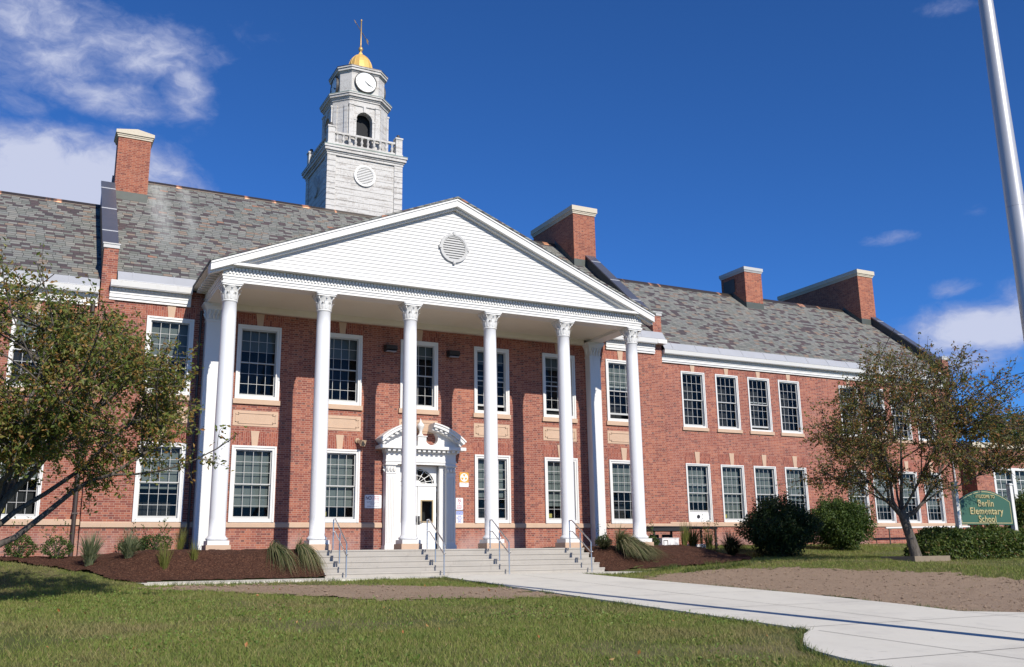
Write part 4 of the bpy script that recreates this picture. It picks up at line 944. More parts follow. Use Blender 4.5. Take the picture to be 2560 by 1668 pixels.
def joint(x0, y0, x1, y1, w_=.016, n=12):
    d_ = Vector((x1 - x0, y1 - y0)).normalized() * w_ / 2
    for i in range(n):
        a, b = (x0 + (x1 - x0) * i / n, y0 + (y1 - y0) * i / n), (x0 + (x1 - x0) * (i + 1) / n, y0 + (y1 - y0) * (i + 1) / n); za, zb_ = H1(0, a[1]) + .034, H1(0, b[1]) + .034
        k.quad((a[0] + d_.y, a[1] - d_.x, za), (b[0] + d_.y, b[1] - d_.x, zb_), (b[0] - d_.y, b[1] + d_.x, zb_), (a[0] - d_.y, a[1] + d_.x, za))
joint(.25, -7.05, .25, -30); joint(-2.08, -20.3, -2.0, -30); joint(2.3, -19.2, 2.3, -30)
for y in (-8.6, -11.4, -14.2, -17.0, -19.9): joint(float(lx_(y)) + .01, y, float(rx_(y)) - .01, y + .0)
joint(-3.8, -22.7, 9, -22.7); joint(-3.4, -25.6, 12, -25.6); joint(-9.3, -7.0, 5.2, -7.0, .012)
for x in (-7.2, -4.8, -2.4, 0, 2.4): joint(x, -6.98, x, -4.56, .012, 2)
tag(k.build('path_joints', M['joint']), kind='structure')
# chalk scribbles on the plaza
def chalk_mat(nm, c):
    m, t, b, co = mat(nm); b.inputs['Base Color'].default_value = (*c, 1); b.inputs['Roughness'].default_value = .95
    tr = t.new('ShaderNodeBsdfTransparent'); mx = t.new('ShaderNodeMixShader'); t.put(mx.inputs[0], t.m('MULTIPLY', t.step(t.noise(co, 30, 3, .7), .45, .6), .35)); t.put(mx.inputs[1], tr.outputs[0]); t.put(mx.inputs[2], b.outputs[0]); t.put(t.n['Material Output'].inputs[0], mx.outputs[0]); return m
for nm, c, pts_ in (('blue', (.45, .55, .75), [(2.6, -20.6), (3.0, -20.5), (2.9, -20.9), (3.4, -20.8), (3.3, -21.1)]), ('pink', (.75, .5, .5), [(.5, -21.6), (.9, -21.5), (1.1, -21.8), (1.4, -21.6)])):
    k = MB(); P_ = [Vector((x, y, H1(0, y) + .035)) for x, y in pts_]
    for a, b in zip(P_, P_[1:]): d_ = (b - a).normalized() * .05; k.quad((a.x + d_.y, a.y - d_.x, a.z), (b.x + d_.y, b.y - d_.x, b.z), (b.x - d_.y, b.y + d_.x, b.z), (a.x - d_.y, a.y + d_.x, a.z))
    tag(k.build('chalk_scribble', chalk_mat('chalk_' + nm, c)), f'faint {nm} chalk scribble on the pale concrete path', 'chalk mark')

# ---- front steps and handrails
k = MB()
for i in range(5):
    z1 = .78 - i * .156; yf = -3.35 - i * .30; k.box(-4.5, 4.5, yf, (.0 if i == 0 else yf + .2995), -.3, z1 - .045); k.box(-4.505, 4.505, yf - .016, (.0 if i == 0 else yf + .283), z1 - .0445, z1)
st_ = tag(k.build('front_steps', M['concrete']), 'wide flight of five grey concrete steps leading up to the columned porch', 'steps')
def rail(X, lab):
    r = thing('handrail', (X, -4.1, .03), lab, 'handrail', 'metal handrails on the entrance steps'); zt = .78
    A, Bq, Cq = (X - .0, -3.47, zt), (X, -4.1, .45), (X, -4.76, .03)
    line = lambda h_: [(X, -3.42, zt + h_ - .0), (X, -3.62, zt + h_), (X, -4.80, .10 + h_ - .02)]
    k = MB(); k.tube([(X, -3.47, zt), (X, -3.47, zt + .86)], .021, 8); k.build('post', M['alu'], r)
    k = MB(); k.tube([(X, -4.12, .40), (X, -4.12, 1.24)], .021, 8); k.build('post', M['alu'], r)
    k = MB(); k.tube([(X, -4.76, .02), (X, -4.76, .93)], .021, 8); k.build('post', M['alu'], r)
    k = MB(); k.tube([(X, -3.47, zt + .86), (X, -3.62, zt + .865), (X, -4.70, .985), (X, -4.76, .93)], .022, 8); k.build('top_rail', M['alu'], r)
    k = MB(); k.tube([(X, -3.47, zt + .52), (X, -3.64, zt + .52), (X, -4.70, .655), (X, -4.85, .64), (X, -4.76, .62)], .019, 8); k.build('mid_rail', M['alu'], r)
for X, l_ in ((-3.97, 'metal handrail on the steps nearest the grass clumps, left of the door'), (-1.07, 'metal handrail on the steps in front of the white double door'), (1.03, 'metal handrail on the steps before the fourth column from the left'), (3.9, 'metal handrail at the end of the steps nearest the big arching grass clump')): rail(X, l_)

# ---- flagpole
fp = thing('flagpole', (-.32, -22.87, H1(0, -22.87) + .03), 'tall tapered aluminium flagpole standing on the concrete path', 'flagpole'); z0 = H1(0, -22.87) + .03
k = MB(); k.lathe([(.142, z0), (.135, 2.), (.124, 5.0), (.1235, 5.05)], -.32, -22.87, 32); k.lathe([(.1228, 5.053), (.098, 8.), (.055, 11.4)], -.32, -22.87, 32); k.build('pole', M['pole'], fp)
k = MB(); k.lathe([(.27, z0), (.27, z0 + .02), (.2, z0 + .05), (.16, z0 + .12), (.145, z0 + .13)], -.32, -22.87, 32); k.build('base_collar', M['pole'], fp)
k = MB(); k.lathe([(.03, 11.4), (.09, 11.45), (.12, 11.53), (.09, 11.62), (.01, 11.65)], -.32, -22.87, 20); k.build('ball_finial', M['gold'], fp)

# ---- things on the wall
for X, l_ in ((-1.12, 'dark floodlight high on the shaded wall, left of the middle upper window'), (1.24, 'dark floodlight high on the shaded wall, right of the middle upper window')):
    f = thing('floodlight', (X, 0, 7.62), l_, 'floodlight', 'floodlights under the portico ceiling'); k = MB()
    k.prism([(-.02, 7.74), (-.30, 7.70), (-.34, 7.56), (-.10, 7.48), (-.02, 7.52)][::-1], 'x', X - .2, X + .2); k.build('housing', M['black'], f)
    k = MB(); k.box(X - .17, X + .17, -.30, -.14, 7.475, 7.50); k.build('lamp_glass', M['signgrey'], f)
    k = MB(); k.box(X - .06, X + .06, -.06, -.001, 7.58, 7.68); k.build('bracket', M['black'], f)
f = thing('wall_camera', (-2.13, 0, 4.3), 'small tan horn shaped camera on the wall above the left window corner', 'camera'); k = MB(); k.tube([(-2.2, -.02, 4.38), (-2.17, -.12, 4.36)], .05, 10); k.tube([(-2.2, -.01, 4.38), (-2.19, -.05, 4.38)], .09, 12); k.build('mount', M['tanlamp'], f)
k = MB(); k.tube([(-2.18, -.1, 4.36), (-2.13, -.18, 4.33), (-2.07, -.30, 4.27)], [.06, .085, .15], 4); k.build('hood', M['tanlamp'], f); k = MB(); k.tube([(-2.07, -.303, 4.27), (-2.068, -.306, 4.269)], .10, 10); k.build('lens', M['iron'], f)

def plate(name, x0, x1, z0, z1, lab, cat, col='signwhite', border='zinc', r_=.03):
    o = thing(name, (x0 / 2 + x1 / 2, 0, z0), lab, cat); k = MB()
    def rr(d, y0, y1):
        p = []
        for cx_, cz_, a0 in ((x1 - d - r_, z0 + d + r_, -90), (x1 - d - r_, z1 - d - r_, 0), (x0 + d + r_, z1 - d - r_, 90), (x0 + d + r_, z0 + d + r_, 180)):
            for q in range(4): a = R(a0 + q * 30); p.append((cx_ + r_ * math.cos(a), cz_ + r_ * math.sin(a)))
        k.prism(p, 'y', y0, y1)
    rr(0, -.016, -.004); k.build('sign_plate', M[border], o); k = MB(); rr(.012, -.020, -.0165); k.build('sign_face', M[col], o); return o
o = plate('notice_sign', -1.895, -1.305, 2.155, 2.60, 'white metal NO notice on brick, half in the column shadow', 'sign')
text('lettering', 'NO', -1.865, 2.435, .17, M['signdark'], o, -.023, 'LEFT', .001, .004, .75)
for i, (s_, z, sz, al, xx, mm) in enumerate((('SKATEBOARDS', 2.525, .05, 'LEFT', -1.66, 'signred'), ('ROLLERBLADES', 2.47, .05, 'LEFT', -1.66, 'signred'), ('OR SCOOTERS', 2.415, .05, 'LEFT', -1.66, 'signred'))): text('lettering', s_, xx, z, sz, M[mm], o, -.023, al, .001, 0, .8)
text('lettering', 'ALLOWED ON SCHOOL', -1.6, 2.345, .05, M['signdark'], o, -.023, 'CENTER', .001, 0, .82); text('lettering', 'PROPERTY', -1.6, 2.28, .05, M['signdark'], o, -.023, 'CENTER', .001, 0, .85); text('lettering', 'VIOLATORS WILL BE PROSECUTED', -1.6, 2.21, .036, M['signdark'], o, -.023, 'CENTER', .001, 0, .72)
o = thing('shelter_sign', (1.72, 0, 2.93), 'orange fallout shelter sign with three triangles in a white disc', 'sign'); k = MB(); k.box(1.55, 1.89, -.014, -.003, 3.075, 3.43); k.build('sign_plate', M['signorange'], o); k = MB(); k.box(1.545, 1.89, -.015, -.003, 2.93, 3.0745); k.build('caption_plate', M['signwhite'], o)
k = MB(); N = 28; k.prism([(1.72 + .145 * math.cos(2 * math.pi * i / N), 3.255 + .145 * math.sin(2 * math.pi * i / N)) for i in range(N)], 'y', -.018, -.0145); k.build('disc', M['signwhite'], o); k = MB()
for a in (90, 210, 330):
    a = R(a); c_ = (1.72 + .014 * math.cos(a), 3.255 + .014 * math.sin(a)); p = [c_] + [(1.72 + .125 * math.cos(a + s_), 3.255 + .125 * math.sin(a + s_)) for s_ in (-.5, .5)]; k.prism(p, 'y', -.021, -.0185)
k.build('triangles', M['signorange'], o); text('lettering', 'FALLOUT SHELTER', 1.72, 3.035, .042, M['signgrey'], o, -.017, 'CENTER', .001, 0, .75)
o = plate('no_smoking_sign', 1.395, 1.68, 2.13, 2.55, 'white no smoking sign right of the door, above the blue topped one', 'sign'); k = MB(); N = 24; c_ = (1.537, 2.455)
for i in range(N):
    a, b = 2 * math.pi * i / N, 2 * math.pi * (i + 1) / N; k.prism([(c_[0] + q * math.cos(w_), c_[1] + q * math.sin(w_)) for q, w_ in ((.05, a), (.064, a), (.064, b), (.05, b))], 'y', -.024, -.0205)
k.prism([(c_[0] - .045, c_[1] + .035), (c_[0] - .035, c_[1] + .045), (c_[0] + .045, c_[1] - .035), (c_[0] + .035, c_[1] - .045)][::-1], 'y', -.024, -.0205); k.build('prohibition_ring', M['signred'], o); k = MB(); k.box(c_[0] - .035, c_[0] + .035, -.0228, -.0205, c_[1] - .007, c_[1] + .007); k.build('cigarette', M['signdark'], o)
for s_, z in (('ON', 2.325), ('SCHOOL', 2.25), ('PROPERTY', 2.175)): text('lettering', s_, 1.537, z, .062, M['signred'], o, -.023, 'CENTER', .001, .001, .72)
o = plate('visitor_sign', 1.40, 1.68, 1.67, 2.105, 'white sign with a blue VISITORS heading, below the no smoking sign', 'sign'); k = MB(); k.box(1.42, 1.66, -.022, -.0205, 1.975, 2.085); k.build('heading_panel', M['signblue'], o)
text('lettering', 'VISITORS', 1.54, 2.0, .075, M['signwhite'], o, -.025, 'CENTER', .001, .001, .68)
for s_, z in (('PLEASE', 1.90), ('SIGN IN AT', 1.835), ('FRONT', 1.77), ('OFFICE', 1.705)): text('lettering', s_, 1.54, z, .062, M['signblue'], o, -.023, 'CENTER', .001, .001, .72)
o = thing('entry_keypad', (1.28, 0, 1.95), 'small black entry keypad on the brick beside the door surround', 'keypad'); k = MB(); k.box(1.285, 1.42 - .04, -.05, -.001, 1.95, 2.21); k.build('housing', M['black'], o); k = MB(); k.tube([(1.33, -.0505, 2.14), (1.33, -.056, 2.14)], .03, 12); k.build('lens', M['signwhite'], o); k = MB()
for i in range(3):
    for j in range(3): k.box(1.305 + i * .02, 1.319 + i * .02, -.055, -.0505, 2.0 + j * .025, 2.018 + j * .025)
k.build('buttons', M['zinc'], o)

# ---- black table with chairs and pale boxes beside the last column
gz = H1(9.8, -1.2)
tb = thing('picnic_table', (9.9, -1.3, gz), 'long black metal table on thin legs by the brick wall', 'table'); k = MB(); k.prism([(8.3, -1.85), (11.55, -1.75), (11.55, -.75), (8.3, -.75)], 'z', 1.49, 1.53); k.build('table_top', M['black'], tb)
k = MB(); k.box(8.35, 10.0, -1.8, -.8, 1.36, 1.489); k.box(10.0, 11.4, -1.70, -1.66, 1.43, 1.489); k.build('apron', M['black'], tb)  # solid left block stands in for the deep shade beneath the table top
for x in (8.5, 9.9, 11.3):
    for y in (-1.68, -.82): k = MB(); k.box(x - .035, x + .035, y - .035, y + .035, H1(x, y) - .02, 1.489); k.build('leg', M['black'], tb)
for i, (x, l_) in enumerate(((8.95, 'black chair under the long black table, nearest the column'), (9.5, 'black chair under the long black table, second from the column'))):
    c_ = thing('chair', (x, -1.2, gz), l_, 'chair', 'black chairs under the table'); k = MB(); k.box(x - .2, x + .2, -1.45, -1.05, gz + .30, gz + .33); k.build('seat', M['black'], c_)
    for sx_ in (-1, 1):
        for y in (-1.43, -1.07): k = MB(); k.tube([(x + sx_ * .18, y, gz - .01), (x + sx_ * .17, y, gz + .30)], .016, 6); k.build('leg', M['black'], c_)
    k = MB(); k.box(x - .2, x - .12, -1.07, -1.04, gz + .331, gz + .66); k.box(x + .12, x + .2, -1.07, -1.04, gz + .331, gz + .66); k.box(x - .12, x + .12, -1.07, -1.04, gz + .33, gz + .39); k.box(x - .12, x + .12, -1.07, -1.04, gz + .56, gz + .66); k.build('backrest', M['black'], c_)
    k = MB(); k.box(x - .1, x + .1, -1.10, -1.075, gz + .41, gz + .54); k.build('back_pad', M['signwhite'], c_)
for x0, x1, y, l_ in ((8.62, 9.35, -2.0, 'pale grey utility box with a square hatch in front of the black table'), (9.95, 10.6, -1.95, 'pale grey utility box behind the dark grass at the table end')):
    o = thing('utility_box', (x0 / 2 + x1 / 2, y, H1(x0, y)), l_, 'utility box', 'pale boxes by the black table'); zz_ = H1(x0, y); k = MB(); k.box(x0, x1, y, y + .3, zz_ - .1, zz_ + .30); k.box(x0 - .015, x1 + .015, y - .015, y + .315, zz_ + .301, zz_ + .33); k.build('housing', M['signwhite'], o)
    k = MB()
    for q in ((.05, .24, .05, .07), (.05, .24, .23, .25), (.05, .07, .07, .23), (.22, .24, .07, .23)): k.box(x0 + q[0], x0 + q[1], y - .012, y - .001, zz_ + q[2], zz_ + q[3])
    k.build('hatch_frame', M['iron'], o)

# ---- welcome sign
SY = -10.04; gz = H1(15.46, SY); o = thing('welcome_sign', (15.46, SY, gz), 'dark green arched school welcome board with gold letters between two white posts', 'sign'); x0, x1, zb, zs, zt = 14.21, 16.71, 1.295, 2.03, 2.383
def arch_pts(d):
    p = [(x0 + d, zb + d), (x1 - d, zb + d), (x1 - d, zs - d * .3)]; N = 16
    for i in range(1, N): u = i / N; p.append((x1 - d - (x1 - x0 - 2 * d) * u, zs + (zt - zs - d * .7) * math.sin(math.pi * u) ** .9 - d * .3))
    return p + [(x0 + d, zs - d * .3)]
k = MB(); k.prism(arch_pts(0), 'y', SY - .03, SY + .03); k.build('sign_board', M['green'], o)
k = MB(); a, b = arch_pts(.04), arch_pts(.062)
for i in range(len(a)):
    j = (i + 1) % len(a); k.quad((a[i][0], SY - .034, a[i][1]), (a[j][0], SY - .034, a[j][1]), (b[j][0], SY - .034, b[j][1]), (b[i][0], SY - .034, b[i][1]))
k.build('gold_border', M['goldleaf'], o)
for X in (14.13, 16.79):
    k = MB(); k.box(X - .068, X + .068, SY - .068, SY + .068, gz - .2, 2.57); p = k.build('post', M['white'], o); k = MB(); k.box(X - .09, X + .09, SY - .09, SY + .09, 2.571, 2.60); k.box(X - .07, X + .07, SY - .07, SY + .07, 2.601, 2.625); k.build('post_cap', M['white'], p)
for s_, z, sz, of, sx_ in (('WELCOME TO', 2.13, .15, .003, .9), ('Berlin', 1.865, .30, .003, 1.), ('Elementary', 1.62, .30, .003, 1.08), ('School', 1.375, .29, .003, 1.)): text('lettering', s_, 15.46, z, sz, M['goldleaf'], o, SY - .045, 'CENTER', .010, of, sx_, 1.08)
# white rail and green cabinet by the wing wall, timber edging round the tree
o = thing('white_rail', (24.6, -.5, H1(24.6, -.5)), 'low white pipe rail along the brick wall between tree and sign', 'rail'); k = MB(); k.tube([(21.6, -.5, 1.52), (27.0, -.5, 1.58)], .045, 8); k.build('bar', M['white'], o)
for x in (21.8, 24.3, 26.8): k = MB(); k.tube([(x, -.5, H1(x, -.5) - .1), (x, -.5, 1.55)], .03, 6); k.build('post', M['iron'], o)
o = thing('utility_cabinet', (25.4, -.9, H1(25.4, -.9)), 'pale green metal cabinet by the wall behind the hedge', 'cabinet'); zz_ = H1(25.4, -.9); k = MB(); k.box(25.2, 25.7, -1.1, -.7, zz_ - .1, zz_ + .55); k.build('housing', M['patina'], o); k = MB(); k.box(25.17, 25.73, -1.13, -.67, zz_ + .551, zz_ + .6); k.build('lid', M['patina'], o)
tgx, tgy = 11.6, -10.37
o = thing('timber_edging', (tgx, tgy, H1(tgx, tgy)), 'square of weathered timber edging round the foot of the right tree', 'edging')
for a, b, c, d_ in ((tgx - .7, tgx + .78, tgy - .62, tgy - .53), (tgx - .7, tgx + .78, tgy + .53, tgy + .62), (tgx - .7, tgx - .61, tgy - .528, tgy + .528), (tgx + .69, tgx + .78, tgy - .528, tgy + .528)): k = MB(); k.box(a, b, c, d_, H1(a, c) - .1, H1(tgx, tgy) + .10); k.build('board', M['timber'], o)

# ---- annex to the right
AX = thing('annex_building', (40, 6, .8), 'low flat roofed brick annex with stone coping at the right edge', 'building'); k = MB(); AY = 4.; ah = [(35.3, 38.7, 2.6, 4.95), (39.6, 43, 2.6, 4.95)]
xs = [33.9, 35.3, 38.7, 39.6, 43, 52]; zs_ = [.4, 2.6, 4.95, 6.0]
for i in range(5):
    for j in range(3):
        if j == 1 and i in (1, 3): continue
        k.quad((xs[i], AY, zs_[j]), (xs[i + 1], AY, zs_[j]), (xs[i + 1], AY, zs_[j + 1]), (xs[i], AY, zs_[j + 1]))
k.quad((33.9, AY, .4), (33.9, AY, 6), (33.9, 20, 6), (33.9, 20, .4)); k.box(27.7, 33.9, 8.0, 8.3, .4, 5.6); k.quad((33.9, AY, 6), (52, AY, 6), (52, 20, 6), (33.9, 20, 6)); k.build('wall', M['brick'], AX)
k = MB(); k.box(33.8, 52, AY - .1, AY + .3, 6.001, 6.28); k.box(33.8, 34.2, AY + .301, 20, 6.001, 6.28); k.build('coping', M['tan_cap'], AX)
for a, b, c, d_ in ah:
    k = MB(); m_ = (a + b) / 2
    for q in ((a, a + .16, c, d_), (b - .16, b, c, d_), (m_ - .14, m_ + .14, c, d_), (a + .16, m_ - .14, d_ - .14, d_), (m_ + .14, b - .16, d_ - .14, d_), (a + .16, m_ - .14, c, c + .12), (m_ + .14, b - .16, c, c + .12)): k.box(q[0], q[1], AY - .03, AY + .12, q[2], q[3])
    for u0, u1 in ((a + .16, m_ - .14), (m_ + .14, b - .16)):
        for i in (1, 2): q = u0 + (u1 - u0) * i / 3; k.box(q - .016, q + .016, AY + .04, AY + .08, c + .12, d_ - .14)
        for i in (1, 2, 3): q = c + .12 + (d_ - c - .26) * i / 4; k.box(u0, u1, AY + .045, AY + .075, q - .016, q + .016)
    w_ = k.build('window', M['white'], AX); k = MB(); k.quad((a + .16, AY + .06, c), (b - .16, AY + .06, c), (b - .16, AY + .06, d_), (a + .16, AY + .06, d_)); k.build('glass_pane', M['glass'], w_); k = MB(); k.box(a, b, AY + .3, AY + .32, c + .5, d_); k.build('blind', M['blind'], w_)
k = MB(); k.box(34.2, 51, AY + .8, AY + .9, .5, 5.8); k.build('inner_wall', M['room'], AX)

# ================================================================== plants
def unit(n): v = rng.normal(size=(n, 3)); return v / np.linalg.norm(v, axis=1)[:, None]
def leaves(name, P, size, m_, parent, up=.3, aspect=.5, out=None):
    n = len(P); d = unit(n); d[:, 2] -= up
    if out is not None: d = d + out
    d /= np.linalg.norm(d, axis=1)[:, None]; s = unit(n); s -= d * (s * d).sum(1)[:, None]; s /= np.linalg.norm(s, axis=1)[:, None]; nn = np.cross(d, s)
    L = (size * rng.uniform(.65, 1.3, n))[:, None]; w_ = L * aspect * .5; fold = L * .12
    V = np.stack([P, P + d * L * .5 + s * w_ + nn * fold, P + d * L, P + d * L * .5 - s * w_ + nn * fold], 1).reshape(-1, 3)
    b = np.arange(n)[:, None] * 4; F = np.concatenate([b + [0, 1, 2], b + [0, 2, 3]], 1).reshape(-1, 3)
    return np_mesh(name, V, F, m_, parent)
def bez(a, b, lift, n, jit=0.):
    a, b = np.array(a, float), np.array(b, float); c = (a + b) / 2 + np.array([0, 0, lift]) + rng.normal(size=3) * jit; t_ = np.linspace(0, 1, n)[:, None]
    return (1 - t_) ** 2 * a + 2 * t_ * (1 - t_) * c + t_ ** 2 * b
def tree(loc, label, limbs, cen, rad, nsec, ntw, nlf, lsize, lm, trunk, low=-.75, lsc=1., fill=1., pref=None, group=None, lfup=.3):
    """trunk: list of (x,y,z,r); limbs: list of polylines with end radii; crown filled with twigs that carry the leaves"""
    o = thing('tree', loc, label, 'tree', group); loc = np.array(loc); cen = np.array(cen, float); rad = np.array(rad, float)
    k = MB(); k.tube([loc + np.array(p[:3]) for p in trunk], [p[3] for p in trunk], 10); src = []
    for pts, r0, r1 in limbs:
        r0, r1 = r0 * lsc, r1 * lsc; P = [loc + np.array(p) * lsc for p in pts]; Q = []
        for i in range(len(P) - 1):
            for f in (0, .5): Q.append(P[i] * (1 - f) + P[i + 1] * f + (rng.normal(size=3) * .05 if (i or f) else 0))
        Q.append(P[-1]); k.tube(Q, list(np.linspace(r0 * .85, r1, len(Q))), 7); src += [(q, r0 + (r1 - r0) * i / len(Q)) for i, q in enumerate(Q) if i > len(Q) * .25]
    S_ = np.array([s_[0] for s_ in src]); LP = []; LD = []
    tw = MB()
    for i in range(nsec):
        while True:
            u = unit(1)[0] * rng.uniform(.35, 1.) ** .5
            if u[2] > low and (pref is None or rng.random() < pref(u)): break
        T = loc + cen + u * rad * (1 + .16 * math.sin(5 * u[0] + 3 * u[2]) + .1 * rng.normal()); dd = np.linalg.norm(S_ - T, axis=1) + .6 * np.clip(S_[:, 2] - T[2], 0, 9)
        j = rng.choice(np.argsort(dd)[:4]); B0 = S_[j]; c = bez(B0, T, .25 * np.linalg.norm(T - B0) * rng.uniform(-.1, .6), 7, .08 * np.linalg.norm(T - B0)); r0 = min(src[j][1] * .6, .03)
        k.tube(c, list(np.linspace(r0, .008, 7)), 5)
        for q in range(ntw):
            f = rng.uniform(.3, 1.); a = c[int(f * 6)]; dr = unit(1)[0] * .7 + (T - (loc + cen)) / np.linalg.norm(T - (loc + cen) + 1e-6) * .55; dr[2] += .15; L = rng.uniform(.35, .95) * min(1., rad.mean() / 3.5) * 1.0
            e = bez(a, a + dr / np.linalg.norm(dr) * L, rng.uniform(-.05, .12), 4, .05); tw.tube(e, [.007, .006, .005, .003], 4, False)
            m = rng.poisson(nlf)
            if m: s_ = rng.uniform(.15, 1., m) * 3; i0 = np.minimum(s_.astype(int), 2); f2 = (s_ - i0)[:, None]; LP.append(e[i0] * (1 - f2) + e[i0 + 1] * f2 + rng.normal(size=(m, 3)) * .045)
    b = len(k.v); k.v += tw.v; k.f += [[x + b for x in f] for f in tw.f]; k.mi += tw.mi; k.sm += tw.sm
    k.build('trunk', M['bark'], o); P = np.concatenate(LP); leaves('crown', P, lsize, M[lm], o, lfup); return o
# left tree: its trunk stands just outside the left edge, limbs reach into the picture
TL = (-12.55, -12., H1(-12.55, -12.))
tree(TL, 'olive leaved ornamental tree at the left edge, its limbs reaching across the brick front',
     [([(0.05, 0, .95), (.45, 0, 1.25), (1.3, .1, 1.95), (1.9, .1, 2.35), (2.7, -.1, 2.85)], .075, .02), ([(.1, 0, 1.5), (.55, -.1, 2.3), (1.2, -.2, 3.0), (1.8, -.3, 3.9)], .085, .02), ([(.08, 0, 1.6), (.25, .2, 2.5), (.5, .3, 3.6), (.6, .3, 4.9)], .085, .02),
      ([(0, 0, 1.5), (-.4, -.3, 2.4), (-.9, -.6, 3.6), (-1.2, -.7, 4.6)], .085, .02), ([(0, 0, 1.4), (-.7, .3, 2.0), (-1.6, .5, 2.8), (-2.6, .6, 3.3)], .08, .02), ([(.1, 0, 1.7), (.5, 1., 2.4), (1., 2.0, 3.2)], .06, .02), ([(.1, 0, 1.7), (.4, -1., 2.5), (.9, -1.9, 3.2)], .06, .02), ([(.1, 0, 1.3), (.9, .2, 1.9), (1.8, .3, 2.9), (2.6, .4, 3.5)], .06, .02)],
     (.05, 0, 3.85), (3.6, 3.2, 2.0), 210, 10, 24, .082, 'leafL', [(-.12, 0, -.1, .21), (-.06, 0, .3, .17), (0, 0, .9, .155), (.08, 0, 1.75, .13)], low=-.72)
TR_ = (tgx, tgy, H1(tgx, tgy) - .02)
tree(TR_, 'rusty leaved ornamental tree with forked grey trunk on the right lawn',
     [([(-.25, .15, 1.55), (-.75, .5, 2.3), (-1.4, .9, 3.3), (-2.1, 1.4, 4.5)], .085, .015), ([(-.27, .15, 1.6), (-.55, .2, 2.8), (-.7, .3, 4.2), (-1.1, .5, 6.0)], .085, .015), ([(-.25, .12, 1.6), (.0, .1, 2.9), (.2, .1, 4.4), (.5, -.1, 6.4)], .085, .015), ([(-.2, .1, 1.5), (.45, -.3, 2.1), (1.1, -.6, 3.1), (1.9, -1.0, 4.6)], .085, .015),
      ([(-.1, .05, 1.6), (1.0, -.7, 2.5), (2.1, -1.4, 2.9), (3.1, -2.0, 3.2)], .05, .012), ([(-.25, .15, 1.7), (.3, .8, 3.0), (.7, 1.7, 4.6)], .06, .015), ([(-.25, .1, 1.7), (-.1, -.9, 3.0), (.2, -1.7, 4.6)], .06, .015), ([(-.35, .2, 1.9), (-1.4, .9, 2.7), (-2.5, 1.7, 3.3)], .045, .012), ([(.2, -.1, 2.4), (1.0, -.4, 3.9), (1.7, -.8, 5.4)], .05, .015), ([(-.25, .15, 1.6), (-1.0, .2, 2.5), (-1.8, .3, 3.6)], .05, .012)],
     (.40, -.55, 3.75), (3.5, 3.3, 2.6), 240, 9, 15, .09, 'leafR', [(.12, 0, -.1, .21), (.08, 0, .18, .165), (0, .05, .65, .14), (-.12, .08, 1.1, .135), (-.2, .12, 1.45, .12)], low=-.62, lsc=.82, pref=lambda u: not (u[0] > .1 and u[2] < -.38))
# trees beyond the annex
for i, (x, y, zz_, rr_, l_) in enumerate(((84, 34, 8.6, 7.4, 'big green tree beyond the annex roof, nearest the wing'), (98, 40, 9.4, 8.2, 'big green tree beyond the annex, at the very edge of the view'), (118, 60, 9., 9., 'farther green tree behind the trees beyond the annex'))):
    o = thing('tree', (x, y, .5), l_, 'tree', 'trees beyond the annex'); k = MB(); k.tube([(x, y, .3), (x + .2, y, 4), (x, y, zz_)], [.5, .4, .15], 8)
    for q in range(9): u = unit(1)[0]; u[2] = abs(u[2]) * .6; k.tube([(x, y, 4 + q * .4), tuple(np.array((x, y, zz_)) + u * rr_ * .75)], [.15, .04], 5)
    k.build('trunk', M['bark'], o); cl = unit(70) * (rng.uniform(.45, 1., 70) ** .5)[:, None] * np.array([rr_, rr_, rr_ * .92]) + np.array([x, y, zz_]); cl = cl[cl[:, 2] > 2.5]
    P = np.concatenate([c + unit(260) * (rng.uniform(0, 1, 260) ** .4)[:, None] * rng.uniform(1.1, 2.0) for c in cl]); leaves('crown', P, .42, M['leafT'], o, .2, .6)

def shrub(nm, x, y, rx, ry, z1, n, lsize, lm, label, group=None, sprout=0, z0=None, core=True, fl=0.):
    zg = H1(x, y) if z0 is None else z0; o = thing(nm, (x, y, zg), label, 'shrub', group); hz = (z1 - zg) / 2; cen = np.array([x, y, zg + hz * 1.02])
    u = unit(n); a = 1 + .17 * np.sin(u[:, 0] * 5 + x) * np.sin(u[:, 2] * 4 + y) + .13 * np.sin(u[:, 1] * 9 + 2 + x) * np.sin(u[:, 0] * 8 + u[:, 2] * 6); r_ = rng.uniform(.62, 1.03, n) ** .6 * a
    P = cen + u * r_[:, None] * np.array([rx, ry, hz]); P = P[P[:, 2] > zg + .02]
    if sprout:
        b = cen + unit(sprout) * np.array([rx * .75, ry * .7, hz]) * .95; b[:, 2] = zg + 2 * hz * rng.uniform(.82, .95, sprout); E_ = []
        for q in b: L = rng.uniform(.25, .6); s_ = rng.uniform(0, 1, 16)[:, None]; E_.append(q + s_ * (np.array([rng.normal() * .12, rng.normal() * .12, L])) + rng.normal(size=(16, 3)) * .03)
        P = np.concatenate([P] + E_)
    k = MB()
    for q in range(12): v = unit(1)[0]; v[2] = abs(v[2]) + .3; k.tube([(x + v[0] * .1 * rx, y + v[1] * .1 * ry, zg - .05), tuple(np.array([x, y, zg + hz * .7]) + v * np.array([rx, ry, hz]) * .3), tuple(cen + v * np.array([rx, ry, hz]) * .6)], [.03 * min(1, rx), .02 * min(1, rx), .008], 5)
    k.build('stems', M['bark'], o); leaves('foliage', P, lsize, M[lm], o, .15, .55, (P - cen) / np.array([rx, ry, hz]) * .6)
    if core:
        v = unit(2600); P2 = cen + v * np.array([rx, ry, hz]) * (rng.uniform(.2, .72, 2600) ** .5)[:, None]; P2 = P2[P2[:, 2] > zg + .1]; leaves('inner_foliage', P2, .16, M[lm], o, 0., .8)
    return o
